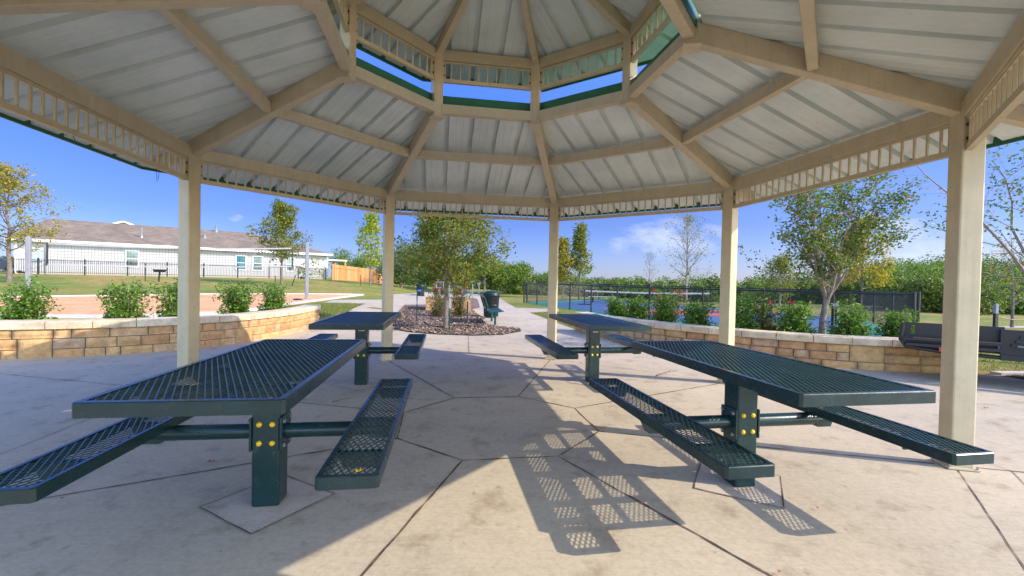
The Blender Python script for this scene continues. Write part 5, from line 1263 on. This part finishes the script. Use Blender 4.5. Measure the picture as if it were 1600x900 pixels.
# ------------------------------------------------------------------ trailer panel behind the nearest right post
tr0 = at(1411, 525, 6.7); t = thing('utility_trailer', 'charcoal metal trailer side with slotted holes and red reflector behind the nearest post', 'trailer', (tr0.x, tr0.y, 0)); O = Vector((tr0.x, tr0.y, 0))
bx_ = at(1600, 530, 6.0)-O; bx_.z = 0; L_ = 3.4; dd_ = bx_.normalized(); yaw = math.atan2(dd_.y, dd_.x); t.rotation_euler = (0, 0, yaw)
zt0 = at(1415, 503, 6.7).z; zb0_ = at(1415, 540, 6.7).z
def panel_with_slots(u0, u1, zt, zb, slots, th=0.03, y=0.0):
    mb = MB(); us = sorted(set([u0, u1]+[x for s_ in slots for x in (s_[0], s_[1])]))
    for a, b in zip(us, us[1:]):
        sl = [s_ for s_ in slots if s_[0] <= a+1e-6 and s_[1] >= b-1e-6]
        if sl: mb.box(a, y, zb, b, y+th, sl[0][2]); mb.box(a, y, sl[0][3], b, y+th, zt)
        else: mb.box(a, y, zb, b, y+th, zt)
    return mb
q = panel_with_slots(0.0, 1.05, zt0, zb0_+0.14, ((0.09, 0.13, zt0-0.17, zt0-0.04), (0.45, 0.50, zt0-0.18, zt0-0.05))); q.build('side_panel', M['trailer'], t)
q = panel_with_slots(1.0, L_, zt0-0.03, zb0_-0.02, ((1.66, 1.71, zt0-0.24, zt0-0.10),), y=-0.06); q.build('side_panel', M['trailer'], t)
q = MB(); q.box(-0.02, -0.10, zb0_+0.10, 1.0, 0.03, zb0_+0.135); q.box(0.02, -0.12, zb0_+0.02, 1.0, -0.02, zb0_+0.06); q.box(0.03, 0.031, zb0_+0.05, 1.0, 0.5, zb0_+0.10); q.tube([(-0.01, -0.05, zt0-0.01), (-0.03, -0.05, zb0_+0.1), (0.03, -0.05, zb0_+0.0), (0.4, -0.05, zb0_-0.04), (1.0, -0.05, zb0_-0.06)], 0.028, 8); q.build('frame_rail', M['trailer'], t)
q = MB(); q.box(0.1, -0.099, zb0_+0.136, 1.0, -0.03, zb0_+0.145); q.build('worn_edge', M['rust'], t)
q = MB(); q.box(0.38, -0.126, zb0_-0.03, 0.46, -0.12, zb0_+0.03); q.build('reflector', M['label_red'], t)
q = MB(); q.box(1.0, -0.09, zb0_-0.09, L_, -0.055, zb0_-0.02); q.build('lower_rail', M['trailer'], t)
q = MB(); q.tube([(1.15, -0.09, zb0_+0.11), (1.38, -0.10, zb0_+0.10)], 0.012, 6); q.tube([(1.75, -0.09, zt0-0.12), (2.1, -0.09, zt0-0.13)], 0.012, 6); q.build('latch', M['steel'], t)
for k_ in range(3): q = MB(); q.beam((1.1+0.04*k_, -0.075, zt0-0.25+0.055*k_), (1.2, -0.075, zt0-0.25+0.055*k_), 0.02, 0.03); q.build('slotted_bracket', M['black'], t)
q = MB(); q.box(0.1, 0.05, zb0_-0.02, L_, 1.5, zb0_+0.03); q.build('deck', M['trailer'], t)
for y in (-0.22, 1.45):
    q = MB(); q.tube([(2.75, y, 0.31), (2.75, y+0.2, 0.31)], 0.31, 24); w_ = q.build('wheel', M['rubber'], t); q = MB(); q.tube([(2.75, y-0.01, 0.31), (2.75, y+0.21, 0.31)], 0.17, 16); q.build('rim', M['steel'], w_)
q = MB(); q.tube([(L_-0.2, 0.7, 0.013), (L_-0.2, 0.7, zb0_)], 0.03, 8); q.build('jack', M['steel'], t)

# ------------------------------------------------------------------ litter on the plaza
q = MB(); a = hit(1025, 587, 0.03); b_ = hit(1060, 578, 0.03); m1 = a.lerp(b_, 0.5)+Vector((0.02, 0.03, 0.01)); q.tube([a, a.lerp(m1, 0.5)+Vector((0, 0.02, 0)), m1, b_], [0.006, 0.005, 0.004, 0.002], 5); q.tube([m1, m1+Vector((0.06, 0.09, 0.01))], 0.003, 4); tag(q.build('fallen_twig', M['twig']), 'thin dry forked twig on the concrete behind the near right table', 'twig')
q = MB(); a = hit(519, 628, 0.022); b_ = hit(544, 623, 0.03); q.tube([a, a.lerp(b_, 0.5)+Vector((0, 0.01, 0.006)), b_], [0.005, 0.004, 0.002], 5); tag(q.build('fallen_twig', M['twig']), 'short dry twig on the shaded concrete beside the near left bench', 'twig')
lv = [(908, 568, 'reddish dry leaf on the sunlit concrete beyond the far right pedestal'), (1540, 638, 'brown dry leaf at the right side of the nearest post'), (330, 722, 'curled brown leaf on the shaded joint left of the near left pedestal'), (1277, 795, 'tiny red leaf right of the near bench shadow'), (1217, 895, 'tiny red leaf at the bottom edge of the photo'), (822, 577, 'tan curled leaf on the joint left of the far right table'), (97, 780, 'small dry leaf below the near left bench')]
for i, (px, py, lb) in enumerate(lv):
    p = hit(px, py, 0.02); q = MB(); r_ = 0.028 if i < 3 else 0.009
    for k in range(5): a = k*1.256; q.poly([(0, 0, 0.004), (math.cos(a-0.4)*r_*0.6, math.sin(a-0.4)*r_*0.6, 0.008), (math.cos(a)*r_, math.sin(a)*r_, 0.015), (math.cos(a+0.4)*r_*0.6, math.sin(a+0.4)*r_*0.6, 0.006)])
    o = q.build('fallen_leaf', M['label_red'] if 'red leaf' in lb else M['dry_leaf']); o.location = (p.x, p.y, 0.02); o.rotation_euler = (0, 0, i*1.3); tag(o, lb, 'leaf', 'dry leaves on the plaza')
p = hit(561, 736, SZ+0.014); q = MB()
for k in range(5): a = k*1.256+0.3; q.poly([(0, 0, 0.004), (math.cos(a-0.4)*0.012, math.sin(a-0.4)*0.012, 0.006), (math.cos(a)*0.02, math.sin(a)*0.02, 0.012), (math.cos(a+0.4)*0.012, math.sin(a+0.4)*0.012, 0.004)])
o = q.build('fallen_leaf', M['yellow']); o.location = (p.x, p.y, SZ+0.010); tag(o, 'small yellow leaf lying on the near left bench', 'leaf', 'dry leaves on the plaza')

# ------------------------------------------------------------------ sky and sun
AZ, EL = D2R(15.0), D2R(34.7)
BACK_FILL = 1.5
sd_ = Vector((math.cos(AZ)*math.cos(EL), -math.sin(AZ)*math.cos(EL), math.sin(EL)))
sl = bpy.data.lights.new('sun', 'SUN'); sl.energy = 2.75; sl.angle = D2R(0.4); sl.color = (1.0, 0.90, 0.74)
so = bpy.data.objects.new('sun', sl); col.objects.link(so); so.rotation_euler = (-sd_).to_track_quat('-Z', 'Y').to_euler()
wd_ = bpy.data.worlds.new('World'); sc.world = wd_; wd_.use_nodes = True; nt = wd_.node_tree; bg = nt.nodes['Background']
sky = N(nt, 'ShaderNodeTexSky', _sky_type='NISHITA'); sky.sun_disc = False; sky.sun_elevation = EL; sky.sun_rotation = math.atan2(sd_.x, sd_.y); sky.air_density = 1.0; sky.dust_density = 0.4; sky.ozone_density = 1.6; sky.altitude = 200
tc = N(nt, 'ShaderNodeTexCoord'); sx = N(nt, 'ShaderNodeSeparateXYZ'); nt.links.new(tc.outputs['Generated'], sx.inputs[0])
# clouds: low cumulus over the horizon ahead and to the right
def mth(op, a, b=None, clamp=False):
    n = N(nt, 'ShaderNodeMath', _operation=op); n.use_clamp = clamp
    for i, v_ in enumerate((a, b)):
        if v_ is None: continue
        if isinstance(v_, (int, float)): n.inputs[i].default_value = v_
        else: nt.links.new(v_, n.inputs[i])
    return n.outputs[0]
rat = mth('DIVIDE', sx.outputs[0], mth('MAXIMUM', sx.outputs[1], 0.05)); el_ = mth('DIVIDE', sx.outputs[2], mth('MAXIMUM', sx.outputs[1], 0.05))
cv = N(nt, 'ShaderNodeCombineXYZ'); nt.links.new(rat, cv.inputs[0]); nt.links.new(mth('MULTIPLY', el_, 2.2), cv.inputs[1])
cn = N(nt, 'ShaderNodeTexNoise', Scale=10.0, Detail=9, Roughness=0.62); nt.links.new(cv.outputs[0], cn.inputs['Vector'])
def blob(cx_, cy_, wx, wy):
    a = mth('POWER', mth('ABSOLUTE', mth('DIVIDE', mth('SUBTRACT', rat, cx_), wx)), 2.0); b_ = mth('POWER', mth('ABSOLUTE', mth('DIVIDE', mth('SUBTRACT', el_, cy_), wy)), 2.0)
    return mth('SUBTRACT', 1.0, mth('ADD', a, b_), True)
bsum = mth('MAXIMUM', blob(0.35, 0.10, 0.18, 0.055), mth('MAXIMUM', blob(0.90, 0.105, 0.17, 0.065), mth('MAXIMUM', blob(1.12, 0.10, 0.14, 0.05), mth('MULTIPLY', blob(-0.62, 0.125, 0.03, 0.015), 0.6))))
fac = mth('MULTIPLY', mth('SUBTRACT', mth('ADD', cn.outputs['Fac'], mth('MULTIPLY', bsum, 0.34)), 0.62), 3.0, True)
fac = mth('MULTIPLY', fac, mth('GREATER_THAN', bsum, 0.0001)); fac = mth('MULTIPLY', fac, mth('MULTIPLY', bsum, 2.6, True)); fac = mth('MULTIPLY', fac, 0.75)
# ahead the clear deep blue of a dry afternoon; overhead and behind the camera, extra sky brightness added to fill the shade
low = N(nt, 'ShaderNodeValToRGB'); nt.links.new(sx.outputs[2], low.inputs[0]); e_ = low.color_ramp.elements
e_[0].position = 0.0; e_[0].color = (0.23, 0.28, 0.54, 1); e_[1].position = 0.55; e_[1].color = (0.60, 0.62, 1.3, 1)
k_ = e_.new(0.12); k_.color = (0.17, 0.225, 0.50, 1); k_ = e_.new(0.25); k_.color = (0.175, 0.25, 0.58, 1); k_ = e_.new(0.40); k_.color = (0.28, 0.44, 1.1, 1)
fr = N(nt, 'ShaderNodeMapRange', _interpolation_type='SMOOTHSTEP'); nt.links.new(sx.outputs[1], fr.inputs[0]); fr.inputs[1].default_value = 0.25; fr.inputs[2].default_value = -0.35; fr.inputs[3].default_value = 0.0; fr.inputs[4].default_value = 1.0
tcol = mixc(nt, fr.outputs[0], low.outputs[0], (BACK_FILL*0.98, BACK_FILL*1.03, BACK_FILL*1.18))
side = N(nt, 'ShaderNodeMapRange'); nt.links.new(sx.outputs[0], side.inputs[0]); side.inputs[1].default_value = -0.15; side.inputs[2].default_value = 0.8; side.inputs[3].default_value = 0.0; side.inputs[4].default_value = 1.0
tcol = mixc(nt, side.outputs[0], tcol, mixc(nt, 1.0, tcol, (1.55, 1.32, 1.05), 'MULTIPLY'))
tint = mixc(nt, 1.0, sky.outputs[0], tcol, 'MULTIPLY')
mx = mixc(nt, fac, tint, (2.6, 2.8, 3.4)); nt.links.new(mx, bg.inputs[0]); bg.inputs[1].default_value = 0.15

sc.view_settings.view_transform = 'Standard'; sc.view_settings.look = 'None'; sc.view_settings.gamma = 1; sc.view_settings.exposure = 1.17
sc.render.engine = 'CYCLES'; sc.cycles.max_bounces = 8; sc.cycles.diffuse_bounces = 4; sc.cycles.use_denoising = True
sc.render.resolution_x = 1024; sc.render.resolution_y = 576
